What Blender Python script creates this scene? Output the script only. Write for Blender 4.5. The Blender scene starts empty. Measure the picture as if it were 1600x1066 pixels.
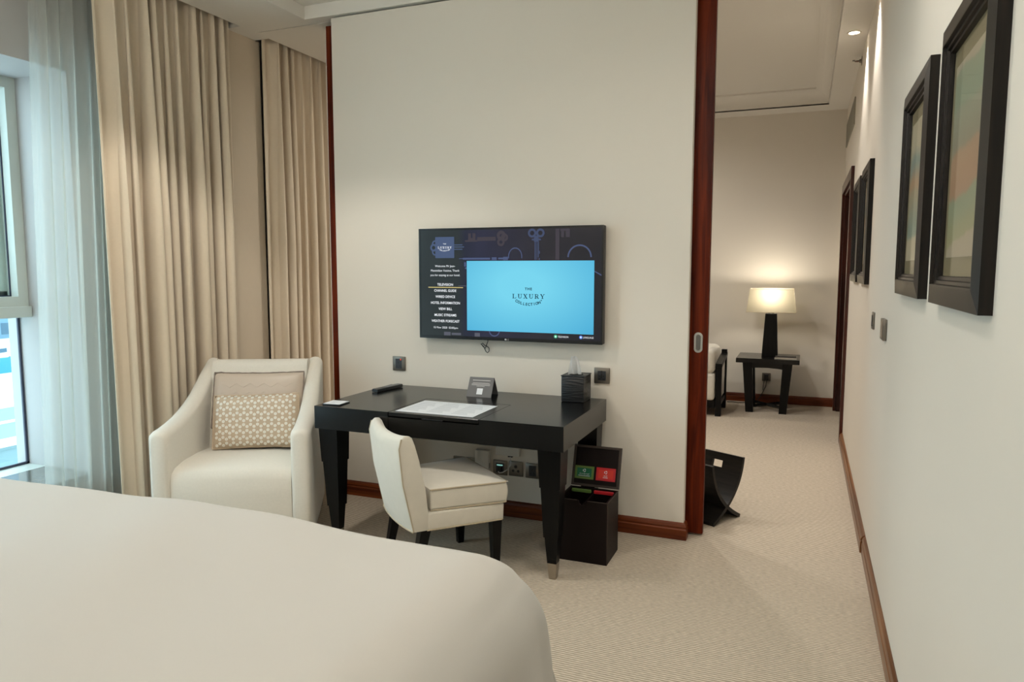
import bpy, bmesh, math, random
from mathutils import Vector, Matrix
random.seed(7)
scene = bpy.context.scene
COL = scene.collection
PI = math.pi

# ------------------------------------------------------------------ camera
F_PX, YAW, PITCH, ROLL = 1132.41, math.radians(21.954), math.radians(5.727), math.radians(0.035)
cam_data = bpy.data.cameras.new('camera')
cam_data.sensor_width = 36.0
cam_data.lens = F_PX / 1600.0 * 36.0
cam_data.clip_start = 0.05
cam_data.clip_end = 2000
cam = bpy.data.objects.new('camera', cam_data)
COL.objects.link(cam)
_f = Vector((-math.sin(YAW) * math.cos(PITCH), math.cos(YAW) * math.cos(PITCH), -math.sin(PITCH)))
_r = Vector((math.cos(YAW), math.sin(YAW), 0))
_u = _r.cross(_f)
_r, _u = math.cos(ROLL) * _r + math.sin(ROLL) * _u, -math.sin(ROLL) * _r + math.cos(ROLL) * _u
M = Matrix.Identity(4)
for i in range(3):
    M[i][0], M[i][1], M[i][2] = _r[i], _u[i], -_f[i]
M[2][3] = 1.45
cam.matrix_world = M
scene.camera = cam

# ------------------------------------------------------------------ world
SKY = 4.1
world = bpy.data.worlds.new('sky')
scene.world = world
world.use_nodes = True
bg = world.node_tree.nodes['Background']
bg.inputs[0].default_value = (0.67, 0.87, 0.99, 1)
bg.inputs[1].default_value = SKY

# window portal: guides sampling of the sky through the window only
pd = bpy.data.lights.new('window_portal', 'AREA')
pd.shape = 'RECTANGLE'; pd.size = 2.6; pd.size_y = 2.2
pd.cycles.is_portal = True
po = bpy.data.objects.new('window_portal', pd); COL.objects.link(po)
po.location = (-4.32, 1.5, 1.4)
po.rotation_euler = (PI / 2, 0, -PI / 2)

# ------------------------------------------------------------------ exposure and light levels
vs = scene.view_settings
vs.view_transform = 'Standard'; vs.look = 'None'; vs.gamma = 1.0; vs.use_curve_mapping = False
vs.exposure = 0.23
ROOM_DOWNLIGHT = 34.0
WALL_DOWNLIGHT = 42.0
LIVING_FILL = 76.0  # unseen lamps added for living room ambient light
LAMP_POWER = 9.0
FILL_PENDANT = 11.5  # glow of the added out-of-view fill drum
LIVING_WHITE = (1.0, 0.965, 0.90)
WARM = (1.0, 0.935, 0.84)

# ================================================================== helpers
class MB:
    def __init__(s): s.v = []; s.f = []
    def add(s, vs, fs):
        n = len(s.v); s.v += [tuple(p) for p in vs]; s.f += [tuple(n + i for i in f) for f in fs]; return s
    def box(s, lo, hi):
        x0, y0, z0 = lo; x1, y1, z1 = hi
        if x0 > x1: x0, x1 = x1, x0
        if y0 > y1: y0, y1 = y1, y0
        if z0 > z1: z0, z1 = z1, z0
        return s.add([(x0,y0,z0),(x1,y0,z0),(x1,y1,z0),(x0,y1,z0),(x0,y0,z1),(x1,y0,z1),(x1,y1,z1),(x0,y1,z1)],
                     [(0,3,2,1),(4,5,6,7),(0,1,5,4),(1,2,6,5),(2,3,7,6),(3,0,4,7)])
    def loft(s, secs, cap=True, closed=True):
        k = len(secs[0]); vs = [p for sec in secs for p in sec]; fs = []
        for a in range(len(secs) - 1):
            for i in range(k if closed else k - 1):
                j = (i + 1) % k
                fs.append((a*k+i, a*k+j, (a+1)*k+j, (a+1)*k+i))
        if cap and closed:
            fs.append(tuple(reversed(range(k)))); fs.append(tuple((len(secs)-1)*k + i for i in range(k)))
        return s.add(vs, fs)
    def prism(s, poly, axis, a, b):
        def P(p, t):
            return {'x': (t, p[0], p[1]), 'y': (p[0], t, p[1]), 'z': (p[0], p[1], t)}[axis]
        return s.loft([[P(p, a) for p in poly], [P(p, b) for p in poly]])
    def tube(s, pts, r, n=8, cap=True):
        pts = [Vector(p) for p in pts]; secs = []
        prev = None
        for i, p in enumerate(pts):
            t = (pts[min(i+1, len(pts)-1)] - pts[max(i-1, 0)]).normalized()
            up = prev if prev else (Vector((0,0,1)) if abs(t.z) < .9 else Vector((1,0,0)))
            a = (up - t * up.dot(t)).normalized(); b = t.cross(a); prev = a
            rr = r[i] if isinstance(r, (list, tuple)) else r
            secs.append([p + rr*(math.cos(2*PI*k/n)*a + math.sin(2*PI*k/n)*b) for k in range(n)])
        return s.loft(secs, cap)
    def lathe(s, prof, c=(0,0,0), n=24, axis='z'):
        secs = []
        for r, h in prof:
            ring = []
            for k in range(n):
                a = 2*PI*k/n; x, y = r*math.cos(a), r*math.sin(a)
                ring.append({'z': (c[0]+x, c[1]+y, c[2]+h), 'y': (c[0]+x, c[1]+h, c[2]+y), 'x': (c[0]+h, c[1]+x, c[2]+y)}[axis])
            secs.append(ring)
        return s.loft(secs)
    def grid(s, fn, nu, nv):
        vs = [fn(i/nu, j/nv) for j in range(nv+1) for i in range(nu+1)]
        fs = [(j*(nu+1)+i, j*(nu+1)+i+1, (j+1)*(nu+1)+i+1, (j+1)*(nu+1)+i) for j in range(nv) for i in range(nu)]
        return s.add(vs, fs)
    def mesh(s, name, bevel=0, seg=2, smooth=False, fix=True, angle=35):
        me = bpy.data.meshes.new(name); me.from_pydata(s.v, [], s.f)
        bm = bmesh.new(); bm.from_mesh(me)
        if fix: bmesh.ops.recalc_face_normals(bm, faces=bm.faces)
        if bevel:
            ed = [e for e in bm.edges if len(e.link_faces) == 2 and e.calc_face_angle(0) > math.radians(30)]
            bmesh.ops.bevel(bm, geom=ed, offset=bevel, segments=seg, profile=.5, affect='EDGES', clamp_overlap=True)
            smooth = True
        bm.to_mesh(me); bm.free()
        if smooth:
            me.polygons.foreach_set('use_smooth', [True]*len(me.polygons))
            me.set_sharp_from_angle(angle=math.radians(angle))
        return me
    def build(s, name, mat, parent=None, **k):
        return put(name, s.mesh(name, **k), mat, parent)

def put(name, me, mat, parent=None, loc=None, rot=None):
    o = bpy.data.objects.new(name, me); COL.objects.link(o)
    if mat and not me.materials: me.materials.append(mat)
    if parent: o.parent = parent
    if loc: o.location = loc
    if rot: o.rotation_euler = rot
    return o
def tag(o, label, cat, group=None):
    o['label'] = label; o['category'] = cat
    if group: o['group'] = group
    return o
def thing(name, label, cat, loc=(0,0,0), rotz=0, group=None):
    o = bpy.data.objects.new(name, None); COL.objects.link(o)
    o.empty_display_size = .1; o.location = loc; o.rotation_euler = (0, 0, rotz)
    return tag(o, label, cat, group)
def struct(name, mb, mat, parent=None, **k):
    o = mb.build(name, mat, parent, **k)
    if not parent: o['kind'] = 'structure'
    return o
def dup(root, loc=None, rotz=None, label=None):
    r = root.copy(); COL.objects.link(r)
    if loc: r.location = loc
    if rotz is not None: r.rotation_euler = (0, 0, rotz)
    if label: r['label'] = label
    for ch in root.children:
        c = ch.copy(); COL.objects.link(c); c.parent = r
        for g in ch.children:
            d = g.copy(); COL.objects.link(d); d.parent = c
    return r
def subsurf(o, lv=2):
    m = o.modifiers.new('sub', 'SUBSURF'); m.levels = lv; m.render_levels = lv
    for p in o.data.polygons: p.use_smooth = True
    return o

# ------------------------------------------------------------------ materials
def srgb(r, g, b):
    def c(u):
        u /= 255.0
        return u/12.92 if u <= .04045 else ((u+.055)/1.055)**2.4
    return (c(r), c(g), c(b), 1)
def mat(name, col, rough=.6, metal=0, spec=.5, noise=None, bump=None, sheen=0, coat=0):
    """noise=(scale xyz, amount): value mottling; bump=(scale xyz, strength, distance)"""
    m = bpy.data.materials.new(name); m.use_nodes = True
    nt = m.node_tree; p = nt.nodes['Principled BSDF']
    p.inputs['Base Color'].default_value = col
    p.inputs['Roughness'].default_value = rough
    p.inputs['Metallic'].default_value = metal
    p.inputs['Specular IOR Level'].default_value = spec
    if sheen: p.inputs['Sheen Weight'].default_value = sheen
    if coat: p.inputs['Coat Weight'].default_value = coat; p.inputs['Coat Roughness'].default_value = .12
    tc = nt.nodes.new('ShaderNodeTexCoord')
    if noise:
        mp = nt.nodes.new('ShaderNodeMapping'); mp.inputs['Scale'].default_value = noise[0]
        nz = nt.nodes.new('ShaderNodeTexNoise'); nz.inputs['Scale'].default_value = 1; nz.inputs['Detail'].default_value = 5
        mx = nt.nodes.new('ShaderNodeMix'); mx.data_type = 'RGBA'; mx.blend_type = 'MIX'
        a = noise[1]
        mx.inputs[6].default_value = tuple(c*(1-a) for c in col[:3]) + (1,)
        mx.inputs[7].default_value = tuple(min(1, c*(1+a)) for c in col[:3]) + (1,)
        nt.links.new(tc.outputs['Object'], mp.inputs[0]); nt.links.new(mp.outputs[0], nz.inputs[0])
        nt.links.new(nz.outputs[0], mx.inputs[0]); nt.links.new(mx.outputs[2], p.inputs['Base Color'])
    if bump:
        mp = nt.nodes.new('ShaderNodeMapping'); mp.inputs['Scale'].default_value = bump[0]
        nz = nt.nodes.new('ShaderNodeTexNoise'); nz.inputs['Scale'].default_value = 1; nz.inputs['Detail'].default_value = 3
        bp = nt.nodes.new('ShaderNodeBump'); bp.inputs['Strength'].default_value = bump[1]; bp.inputs['Distance'].default_value = bump[2]
        nt.links.new(tc.outputs['Object'], mp.inputs[0]); nt.links.new(mp.outputs[0], nz.inputs[0])
        nt.links.new(nz.outputs[0], bp.inputs['Height']); nt.links.new(bp.outputs[0], p.inputs['Normal'])
    return m
def wood(name, c0, c1, scale, rough=.3, coat=0, spec=.3):
    m = mat(name, c0, rough, coat=coat, spec=spec); nt = m.node_tree; p = nt.nodes['Principled BSDF']
    tc = nt.nodes.new('ShaderNodeTexCoord'); mp = nt.nodes.new('ShaderNodeMapping'); mp.inputs['Scale'].default_value = scale
    nz = nt.nodes.new('ShaderNodeTexNoise'); nz.inputs['Scale'].default_value = 1; nz.inputs['Detail'].default_value = 6; nz.inputs['Distortion'].default_value = .6
    rp = nt.nodes.new('ShaderNodeValToRGB'); rp.color_ramp.elements[0].position = .36; rp.color_ramp.elements[1].position = .66
    rp.color_ramp.elements[0].color = c0; rp.color_ramp.elements[1].color = c1
    nt.links.new(tc.outputs['Object'], mp.inputs[0]); nt.links.new(mp.outputs[0], nz.inputs[0]); nt.links.new(nz.outputs[0], rp.inputs[0]); nt.links.new(rp.outputs[0], p.inputs['Base Color'])
    return m
def emit(name, col, strength):
    m = bpy.data.materials.new(name); m.use_nodes = True; nt = m.node_tree; nt.nodes.clear()
    e = nt.nodes.new('ShaderNodeEmission'); e.inputs[0].default_value = col; e.inputs[1].default_value = strength
    o = nt.nodes.new('ShaderNodeOutputMaterial'); nt.links.new(e.outputs[0], o.inputs[0]); return m
def cloth_through(name, col, transp, transl):
    m = bpy.data.materials.new(name); m.use_nodes = True; nt = m.node_tree; nt.nodes.clear()
    d = nt.nodes.new('ShaderNodeBsdfDiffuse'); d.inputs[0].default_value = col
    t = nt.nodes.new('ShaderNodeBsdfTranslucent'); t.inputs[0].default_value = col
    x = nt.nodes.new('ShaderNodeBsdfTransparent')
    m1 = nt.nodes.new('ShaderNodeMixShader'); m1.inputs[0].default_value = transl
    m2 = nt.nodes.new('ShaderNodeMixShader'); m2.inputs[0].default_value = transp
    o = nt.nodes.new('ShaderNodeOutputMaterial')
    nt.links.new(d.outputs[0], m1.inputs[1]); nt.links.new(t.outputs[0], m1.inputs[2])
    nt.links.new(m1.outputs[0], m2.inputs[1]); nt.links.new(x.outputs[0], m2.inputs[2]); nt.links.new(m2.outputs[0], o.inputs[0]); return m
def glass_mat(name, tint=(1,1,1,1), refl=.07):
    m = bpy.data.materials.new(name); m.use_nodes = True; nt = m.node_tree; nt.nodes.clear()
    x = nt.nodes.new('ShaderNodeBsdfTransparent'); x.inputs[0].default_value = tint
    g = nt.nodes.new('ShaderNodeBsdfGlossy'); g.inputs['Roughness'].default_value = .02
    mx = nt.nodes.new('ShaderNodeMixShader'); mx.inputs[0].default_value = refl
    o = nt.nodes.new('ShaderNodeOutputMaterial')
    nt.links.new(x.outputs[0], mx.inputs[1]); nt.links.new(g.outputs[0], mx.inputs[2]); nt.links.new(mx.outputs[0], o.inputs[0]); return m

PAINT = mat('wall paint', (.75, .70, .622, 1), .75, spec=.3, noise=((1.5,1.5,1.5), .012), bump=((220,220,220), .04, .001))
CEIL = mat('ceiling paint', (.77, .74, .68, 1), .8, spec=.2, noise=((1,1,1), .01))
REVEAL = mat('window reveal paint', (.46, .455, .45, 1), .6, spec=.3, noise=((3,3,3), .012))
WOODV = wood('red mahogany upright grain', srgb(62,14,3), srgb(112,40,10), (34, 34, 1.6), .4, spec=.15)
WOODX = wood('red mahogany long grain', srgb(78,28,8), srgb(128,62,24), (1.2, 30, 30), .4)
WOODY = wood('walnut skirting', srgb(88,52,28), srgb(134,90,56), (26, 1.2, 26), .35, .2)
BLACKWOOD = wood('black stained wood', srgb(3,3,4), srgb(10,10,10), (4, 60, 4), .22, spec=.42)
BLACKWOOD2 = wood('black stained wood upright', srgb(3,3,4), srgb(9,9,9), (60, 60, 3), .32, spec=.2)
DARKFRAME = wood('dark bronze stained frame', srgb(15,11,9), srgb(31,25,20), (50, 3, 3), .36, spec=.25)
UPH = mat('cream woven upholstery', srgb(222,217,206), .9, spec=.2, noise=((90,90,90), .05), bump=((500,500,500), .25, .002), sheen=.3)
UPH2 = mat('ivory chair velvet', srgb(214,208,195), .85, spec=.2, noise=((25,25,25), .05), bump=((400,400,400), .2, .002), sheen=.4)
PIPE = mat('upholstery piping', srgb(186,172,148), .85)
CURT = mat('taupe curtain cloth', srgb(219,205,184), .85, spec=.15, noise=((60,60,60), .03), bump=((700,700,500), .2, .001), sheen=.2)
SHEER = cloth_through('sheer voile', srgb(222,226,220), .52, .55)
DUVET = mat('white cotton duvet', srgb(192,189,183), .75, spec=.2, noise=((3,3,3), .01), bump=((260,260,260), .1, .001))
NICKEL = mat('brushed nickel', srgb(172,164,152), .32, 1, noise=((4,90,90), .06))
STEEL = mat('satin steel', srgb(198,198,196), .25, 1, noise=((60,4,4), .05))
BRONZE = mat('grey bronze plate', srgb(128,122,114), .38, .85, noise=((4,80,4), .05))
BLACKPL = mat('black plastic', srgb(16,16,17), .4, noise=((40,40,40), .1))
SOCKDARK = mat('socket insert', srgb(44,46,50), .45, noise=((40,40,40), .08))
WHITEPL = mat('white plastic', srgb(214,212,206), .45, noise=((20,20,20), .02))
LEATHER = mat('black embossed leather', srgb(20,21,24), .34, bump=((14,14,110), .9, .006), noise=((40,40,40), .2))
BINL = mat('brown black leatherette', srgb(18,7,6), .5, spec=.2, bump=((420,420,420), .35, .002), noise=((60,60,60), .12))
SEAM = mat('brown stitched edge', srgb(54,42,35), .55, noise=((60,60,60), .12))
MARBLE = mat('grey brown marble', srgb(112,112,104), .12, noise=((6,22,8), .35), coat=.3)
PAPER = mat('white paper', srgb(226,228,232), .6, noise=((30,30,30), .02))
PRINT = mat('pale grey print', srgb(192,195,200), .7, noise=((300,300,300), .06))
CARD = mat('grey card', srgb(98,96,96), .5, noise=((30,30,30), .04))

def carpet():
    m = mat('ribbed beige carpet', srgb(176,160,138), .95, spec=.1)
    nt = m.node_tree; p = nt.nodes['Principled BSDF']; L = nt.links.new
    tc = nt.nodes.new('ShaderNodeTexCoord')
    sp = nt.nodes.new('ShaderNodeSeparateXYZ'); L(tc.outputs['Object'], sp.inputs[0])
    nz = nt.nodes.new('ShaderNodeTexNoise'); nz.inputs['Scale'].default_value = 9; nz.inputs['Detail'].default_value = 3
    mu = nt.nodes.new('ShaderNodeMath'); mu.operation = 'MULTIPLY_ADD'; mu.inputs[1].default_value = .002
    L(tc.outputs['Object'], nz.inputs[0]); L(nz.outputs[0], mu.inputs[0]); L(sp.outputs[1], mu.inputs[2])
    fr = nt.nodes.new('ShaderNodeMath'); fr.operation = 'MULTIPLY'; fr.inputs[1].default_value = 2*PI/0.0135
    sn = nt.nodes.new('ShaderNodeMath'); sn.operation = 'SINE'
    L(mu.outputs[0], fr.inputs[0]); L(fr.outputs[0], sn.inputs[0])
    mr = nt.nodes.new('ShaderNodeMapRange'); mr.inputs[1].default_value = -1; mr.inputs[2].default_value = 1
    L(sn.outputs[0], mr.inputs[0])
    rp = nt.nodes.new('ShaderNodeValToRGB')
    rp.color_ramp.elements[0].position = .05; rp.color_ramp.elements[0].color = srgb(148,133,116)
    rp.color_ramp.elements[1].position = .55; rp.color_ramp.elements[1].color = srgb(206,194,177)
    L(mr.outputs[0], rp.inputs[0])
    n2 = nt.nodes.new('ShaderNodeTexNoise'); n2.inputs['Scale'].default_value = 1; n2.inputs['Detail'].default_value = 3
    mp2 = nt.nodes.new('ShaderNodeMapping'); mp2.inputs['Scale'].default_value = (42, 150, 42); L(tc.outputs['Object'], mp2.inputs[0]); L(mp2.outputs[0], n2.inputs[0])
    mr2 = nt.nodes.new('ShaderNodeMapRange'); mr2.inputs[1].default_value = .3; mr2.inputs[2].default_value = .7; mr2.inputs[3].default_value = .80; mr2.inputs[4].default_value = 1.14
    L(n2.outputs[0], mr2.inputs[0])
    mx = nt.nodes.new('ShaderNodeMix'); mx.data_type = 'RGBA'; mx.blend_type = 'MULTIPLY'; mx.inputs[0].default_value = 1
    L(rp.outputs[0], mx.inputs[6]); L(mr2.outputs[0], mx.inputs[7]); L(mx.outputs[2], p.inputs['Base Color'])
    bp = nt.nodes.new('ShaderNodeBump'); bp.inputs['Strength'].default_value = .35; bp.inputs['Distance'].default_value = .003
    L(mr.outputs[0], bp.inputs['Height']); L(bp.outputs[0], p.inputs['Normal'])
    return m
CARPET = carpet()

# ================================================================== setting
XW = .335          # right wall
XL = -3.70         # left (window) wall inner face
YT = 3.841         # television wall face
YF = 8.24          # far wall of the living room
YB = -.60          # wall behind the bed head
ZS, ZC, ZTOP = 2.976, 3.055, 3.20
b = MB(); b.box((-4.4, YB-.2, -.08), (.9, YF+.2, 0)); struct('floor', b, CARPET)

# left wall with the window opening (y .20..2.811, z .306..2.495)
WY0, WY1, WZ0, WZ1 = .20, 2.811, .306, 2.495
b = MB()
b.box((-4.3, YB-.2, 0), (XL, WY0, ZTOP)); b.box((-4.3, WY1, 0), (XL, YF+.2, ZTOP))
b.box((-4.3, WY0, 0), (XL, WY1, WZ0-.03)); b.box((-4.3, WY0, WZ1), (XL, WY1, ZTOP))
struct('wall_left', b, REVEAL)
b = MB(); b.box((XL, 3.74, 0), (-3.50, 4.085, ZS)); struct('wall_pier', b, mat('taupe pier lining', srgb(206,192,171), .85, noise=((30,30,30), .02)))   # between the two curtains
b = MB(); b.box((-4.4, YB-.2, 0), (.9, YB, ZTOP)); struct('wall_back', b, PAINT)
b = MB(); b.box((-4.4, YF, 0), (.9, YF+.2, ZTOP)); struct('wall_far', b, PAINT)
# right wall with the side door opening y 6.60..7.98
DY0, DY1, DZ = 6.60, 8.0, 2.18
b = MB(); b.box((XW, YB-.2, 0), (.75, DY0, ZTOP)); b.box((XW, DY1, 0), (.75, YF+.2, ZTOP)); b.box((XW, DY0, DZ), (.75, DY1, ZTOP))
struct('wall_right', b, PAINT)
# television wall: two skins with a pocket for the sliding doors
b = MB(); b.box((-2.739, YT, 0), (-.556, YT+.05, 2.965)); b.box((-2.90, 4.0, 0), (-.556, 4.05, 2.965)); b.box((-2.5, YT+.05, 0), (-.9, 4.0, 2.965))
struct('wall_front', b, PAINT, bevel=.002, seg=1)
# ceilings
b = MB()
b.box((-2.923, YB-.2, ZC), (.9, 3.828, ZTOP+.1))                       # bedroom field
b.box((-3.385, YB-.2, ZS), (-2.923, 3.828, ZTOP+.1))                   # dropped strip by the window
b.box((-3.70, 3.78, ZS), (-3.385, 4.046, ZTOP+.1))
b.box((-3.385, 3.828, ZS), (.9, 3.915, ZTOP+.1))                       # strip over the sliding doors
b.box((-3.385, 3.925, ZS), (.9, 4.20, ZTOP+.1)); b.box((-3.385, 3.915, ZS+.02), (.9, 3.925, ZTOP+.1))
b.box((-3.385, 4.20, ZS), (-2.60, YF+.2, ZTOP+.1))
b.box((-2.60, 4.20, ZC), (.9, 4.45, ZTOP+.1)); b.box((.153, 4.45, ZC), (.9, YF+.2, ZTOP+.1)); b.box((-2.60, 7.95, ZC), (.153, YF+.2, ZTOP+.1))
b.box((-2.60, 4.45, ZC), (-2.35, 7.95, ZTOP+.1))
b.box((-2.35, 4.45, ZTOP), (.153, 7.95, ZTOP+.1))
b.box((-4.4, YB-.2, ZTOP), (-3.385, YF+.2, ZTOP+.1))                   # over the curtain slot
struct('ceiling', b, CEIL)
# cove moulding of the living room ceiling
def cove(prof, x0, x1, y0, y1):
    secs = []
    for d, z in prof:
        secs.append([(x0+d, y0+d, z), (x1-d, y0+d, z), (x1-d, y1-d, z), (x0+d, y1-d, z)])
    return MB().loft(secs, cap=False)
prof = [(0, ZC+.001), (0, ZC+.012), (.008, ZC+.012), (.008, ZC+.02)]
for k in range(9):
    a = PI/2*k/8
    prof.append((.008 + .11*(1-math.cos(a)), ZC+.02 + .11*math.sin(a)))
prof += [(.126, ZC+.13), (.126, ZTOP)]
struct('trim_1', cove(prof, -2.35, .153, 4.45, 7.95), CEIL, smooth=True, angle=30)

# baseboards
BB = [(0,0),(.018,0),(.018,.055),(.014,.06),(.014,.066),(.017,.07),(.012,.084),(.004,.092),(0,.092)]
def baseboard_x(name, x0, x1, y, sgn, m):
    b = MB(); b.loft([[(x0, y+sgn*d, z) for d, z in BB], [(x1, y+sgn*d, z) for d, z in BB]]); return struct(name, b, m)
o = MB().loft([[(-2.739, YT-d, z) for d, z in BB], [(-.556+d, YT-d, z) for d, z in BB], [(-.556+d, YT+.05, z) for d, z in BB]])
struct('baseboard_front', o, WOODX)
struct('baseboard_far', MB().loft([[(-3.3, YF-d, z) for d, z in BB], [(XW, YF-d, z) for d, z in BB]]), WOODX)
b = MB().loft([[(XW-d, YB, z) for d, z in BB], [(XW-d, 3.985, z) for d, z in BB]])
struct('baseboard_right', b, WOODY)
b = MB().loft([[(XW-d*1.35, 3.997, z) for d, z in BB], [(XW-d*1.35, DY0-.09, z) for d, z in BB]])
struct('baseboard_corridor', b, WOODY)

# sliding door leaves parked in the wall pocket
d1 = struct('door_1', MB().box((-1.40, 3.925, .012), (-.466, 3.968, 2.955)), WOODV, bevel=.002, seg=1)
hp = MB().loft([[(-.5145+.0235*.98*math.copysign(abs(math.cos(t))**.9, math.cos(t)), y, 1.058+(.031 if math.sin(t) >= 0 else -.031)+.0235*math.sin(t)) for t in [2*PI*k/28 for k in range(28)]] for y in (3.925, 3.9215)])
hp.build('pull_plate', STEEL, d1, bevel=.001, seg=1)
MB().loft([[(-.5145+.0125*math.cos(t), y, 1.058+(.030 if math.sin(t) >= 0 else -.030)+.0125*math.sin(t)) for t in [2*PI*k/24 for k in range(24)]] for y in (3.9215, 3.9207)]).build('pull_recess', mat('shadowed pull recess', srgb(120,120,118), .4, .8, noise=((30,30,30), .1)), d1)
d2 = struct('door_2', MB().box((-2.84, 3.925, .012), (-1.9, 3.968, 2.955)), WOODV, bevel=.002, seg=1)
# side door of the living room: casing, jambs, leaf
REDDOOR = wood('dark red door wood', srgb(40,10,5), srgb(70,24,12), (30,30,1.5), .3, .3)
b = MB()
for y0, y1 in ((DY0-.09, DY0), (DY1, DY1+.09)): b.box((XW-.025, y0, 0), (XW, y1, DZ+.09))
b.box((XW-.025, DY0, DZ), (XW, DY1, DZ+.09))
b.box((XW, DY0-.002, 0), (XW+.12, DY0+.02, DZ)); b.box((XW, DY1-.02, 0), (XW+.12, DY1+.002, DZ)); b.box((XW, DY0, DZ-.02), (XW+.12, DY1, DZ+.002))
d3 = struct('door_3', b, REDDOOR, bevel=.002, seg=1)
MB().box((XW+.09, DY0+.02, .01), (XW+.13, DY1-.02, DZ-.02)).build('leaf', REDDOOR, d3)

# ------------------------------------------------------------------ window
FRAME = mat('window frame paint', srgb(196,204,198), .4, noise=((20,20,20), .015))
GASKET = mat('dark gasket', srgb(52,58,78), .5, noise=((60,60,60), .1))
GLASS = glass_mat('window glass', (.95, 1, 1, 1), .05)
w = bpy.data.objects.new('window_1', None); COL.objects.link(w); w['kind'] = 'structure'; w.location = (-4.13, 1.5, WZ0)
def wp(name, lo, hi, m, **k):
    t = MB().box(tuple(lo[i]-w.location[i] for i in range(3)), tuple(hi[i]-w.location[i] for i in range(3)))
    return t.build(name, m, w, **k)
ZM = 1.235
wp('transom', (-4.24, WY0, 1.172), (-4.082, WY1-.002, ZM), FRAME, bevel=.003, seg=1)
wp('frame_head', (-4.20, WY0, WZ1-.06), (-4.11, WY1, WZ1), FRAME)
for i, (a, c) in enumerate(((WY1-.058, WY1-.001), (1.47, 1.53), (WY0+.001, WY0+.06))):
    wp('frame_stile', (-4.20, a, ZM), (-4.11, c, WZ1-.06), FRAME)
wp('frame_rail', (-4.20, WY0+.06, ZM), (-4.11, WY1-.058, ZM+.055), FRAME)
for y0, y1 in ((WY0+.06, 1.47), (1.53, WY1-.058)):
    g = wp('gasket', (-4.175, y0, ZM+.055), (-4.168, y0+.006, WZ1-.06), GASKET); 
    wp('gasket', (-4.175, y1-.006, ZM+.055), (-4.168, y1, WZ1-.06), GASKET)
    wp('gasket', (-4.175, y0, ZM+.055), (-4.168, y1, ZM+.061), GASKET)
    wp('pane', (-4.196, y0, ZM+.05), (-4.190, y1, WZ1-.055), GLASS)
    # opening sash beyond the pane
    wp('sash_stile', (-4.235, y1-.052, ZM+.06), (-4.20, y1, WZ1-.06), FRAME); wp('sash_gasket', (-4.232, y1-.058, ZM+.06), (-4.205, y1-.052, WZ1-.06), GASKET)
    wp('sash_rail', (-4.235, y0, ZM+.055), (-4.20, y1, ZM+.085), FRAME)
for y0, y1 in ((WY0+.02, 1.49), (1.51, WY1-.012)):
    wp('pane', (-4.205, y0, WZ0+.012), (-4.199, y1, 1.172), GLASS)
    wp('gasket', (-4.208, y1-.002, WZ0), (-4.196, y1+.010, 1.172), GASKET)
wp('mullion', (-4.22, 1.485, WZ0), (-4.17, 1.515, 1.172), FRAME)
wp('gasket', (-4.208, WY0, WZ0), (-4.196, WY1, WZ0+.014), GASKET)
b = MB().box((-4.198, WY0, WZ0-.03), (-4.05, WY1, WZ0)); struct('trim_2', b, FRAME)          # white inner sill
b = MB().box((-4.05, WY0, WZ0-.03), (-3.66, WY1+.0, WZ0+.001)); struct('trim_3', b, MARBLE, bevel=.003, seg=1)  # marble ledge

# ================================================================== curtains
def drape(name, m, label, x, yl_top, yl_bot, yr_top, yr_bot, z0, z1, n, amp, ph, nu, nv, thick=.004, cat='curtain', over=.34):
    def fn(u, v):
        z = z1 + (z0 - z1)*v
        vv = v**.8
        yl = yl_top + (yl_bot-yl_top)*vv; yr = yr_top + (yr_bot-yr_top)*vv
        e = min(1, u*13)*min(1, (1-u)*16); e = e*e*(3-2*e)
        a = amp*(.62 + .5*min(1, v*2.2))*e
        p = n*u*2*PI + ph + 1.0*math.sin(2.3*u*2*PI + ph*2) + .8*math.sin(5.7*u*2*PI + ph) + .5*v*math.sin(7*u + 2)
        k = .72 + .28*math.sin(3.3*u*2*PI + ph*3)
        xx = x + a*k*(math.sin(p) + .16*math.sin(2*p + .8 + v))
        yy = yl + (yr-yl)*u + over*a*math.cos(p)
        return (xx, yy, z)
    o = MB().grid(fn, nu, nv).build(name, m, smooth=True, fix=False, angle=180)
    if thick:
        md = o.modifiers.new('thick', 'SOLIDIFY'); md.thickness = thick; md.offset = 0
    tag(o, label, cat)
    return o
drape('curtain', CURT, 'taupe floor length curtain gathered beside the window behind the armchair', -3.455, 2.785, 2.815, 3.755, 3.735, .012, 3.10, 11, .078, .4, 640, 40, over=.42)
drape('curtain', CURT, 'taupe curtain beyond the television wall, right of the other curtain', -3.455, 4.06, 4.05, 5.9, 5.9, .012, 3.10, 18, .074, 2.1, 700, 40, over=.42)
drape('sheer_curtain', SHEER, 'thin white see-through voile curtain hanging across the window reveal', -3.575, 2.55, 2.46, 3.05, 3.0, .012, 3.10, 7, .03, 1.2, 240, 30, thick=0)

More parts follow.
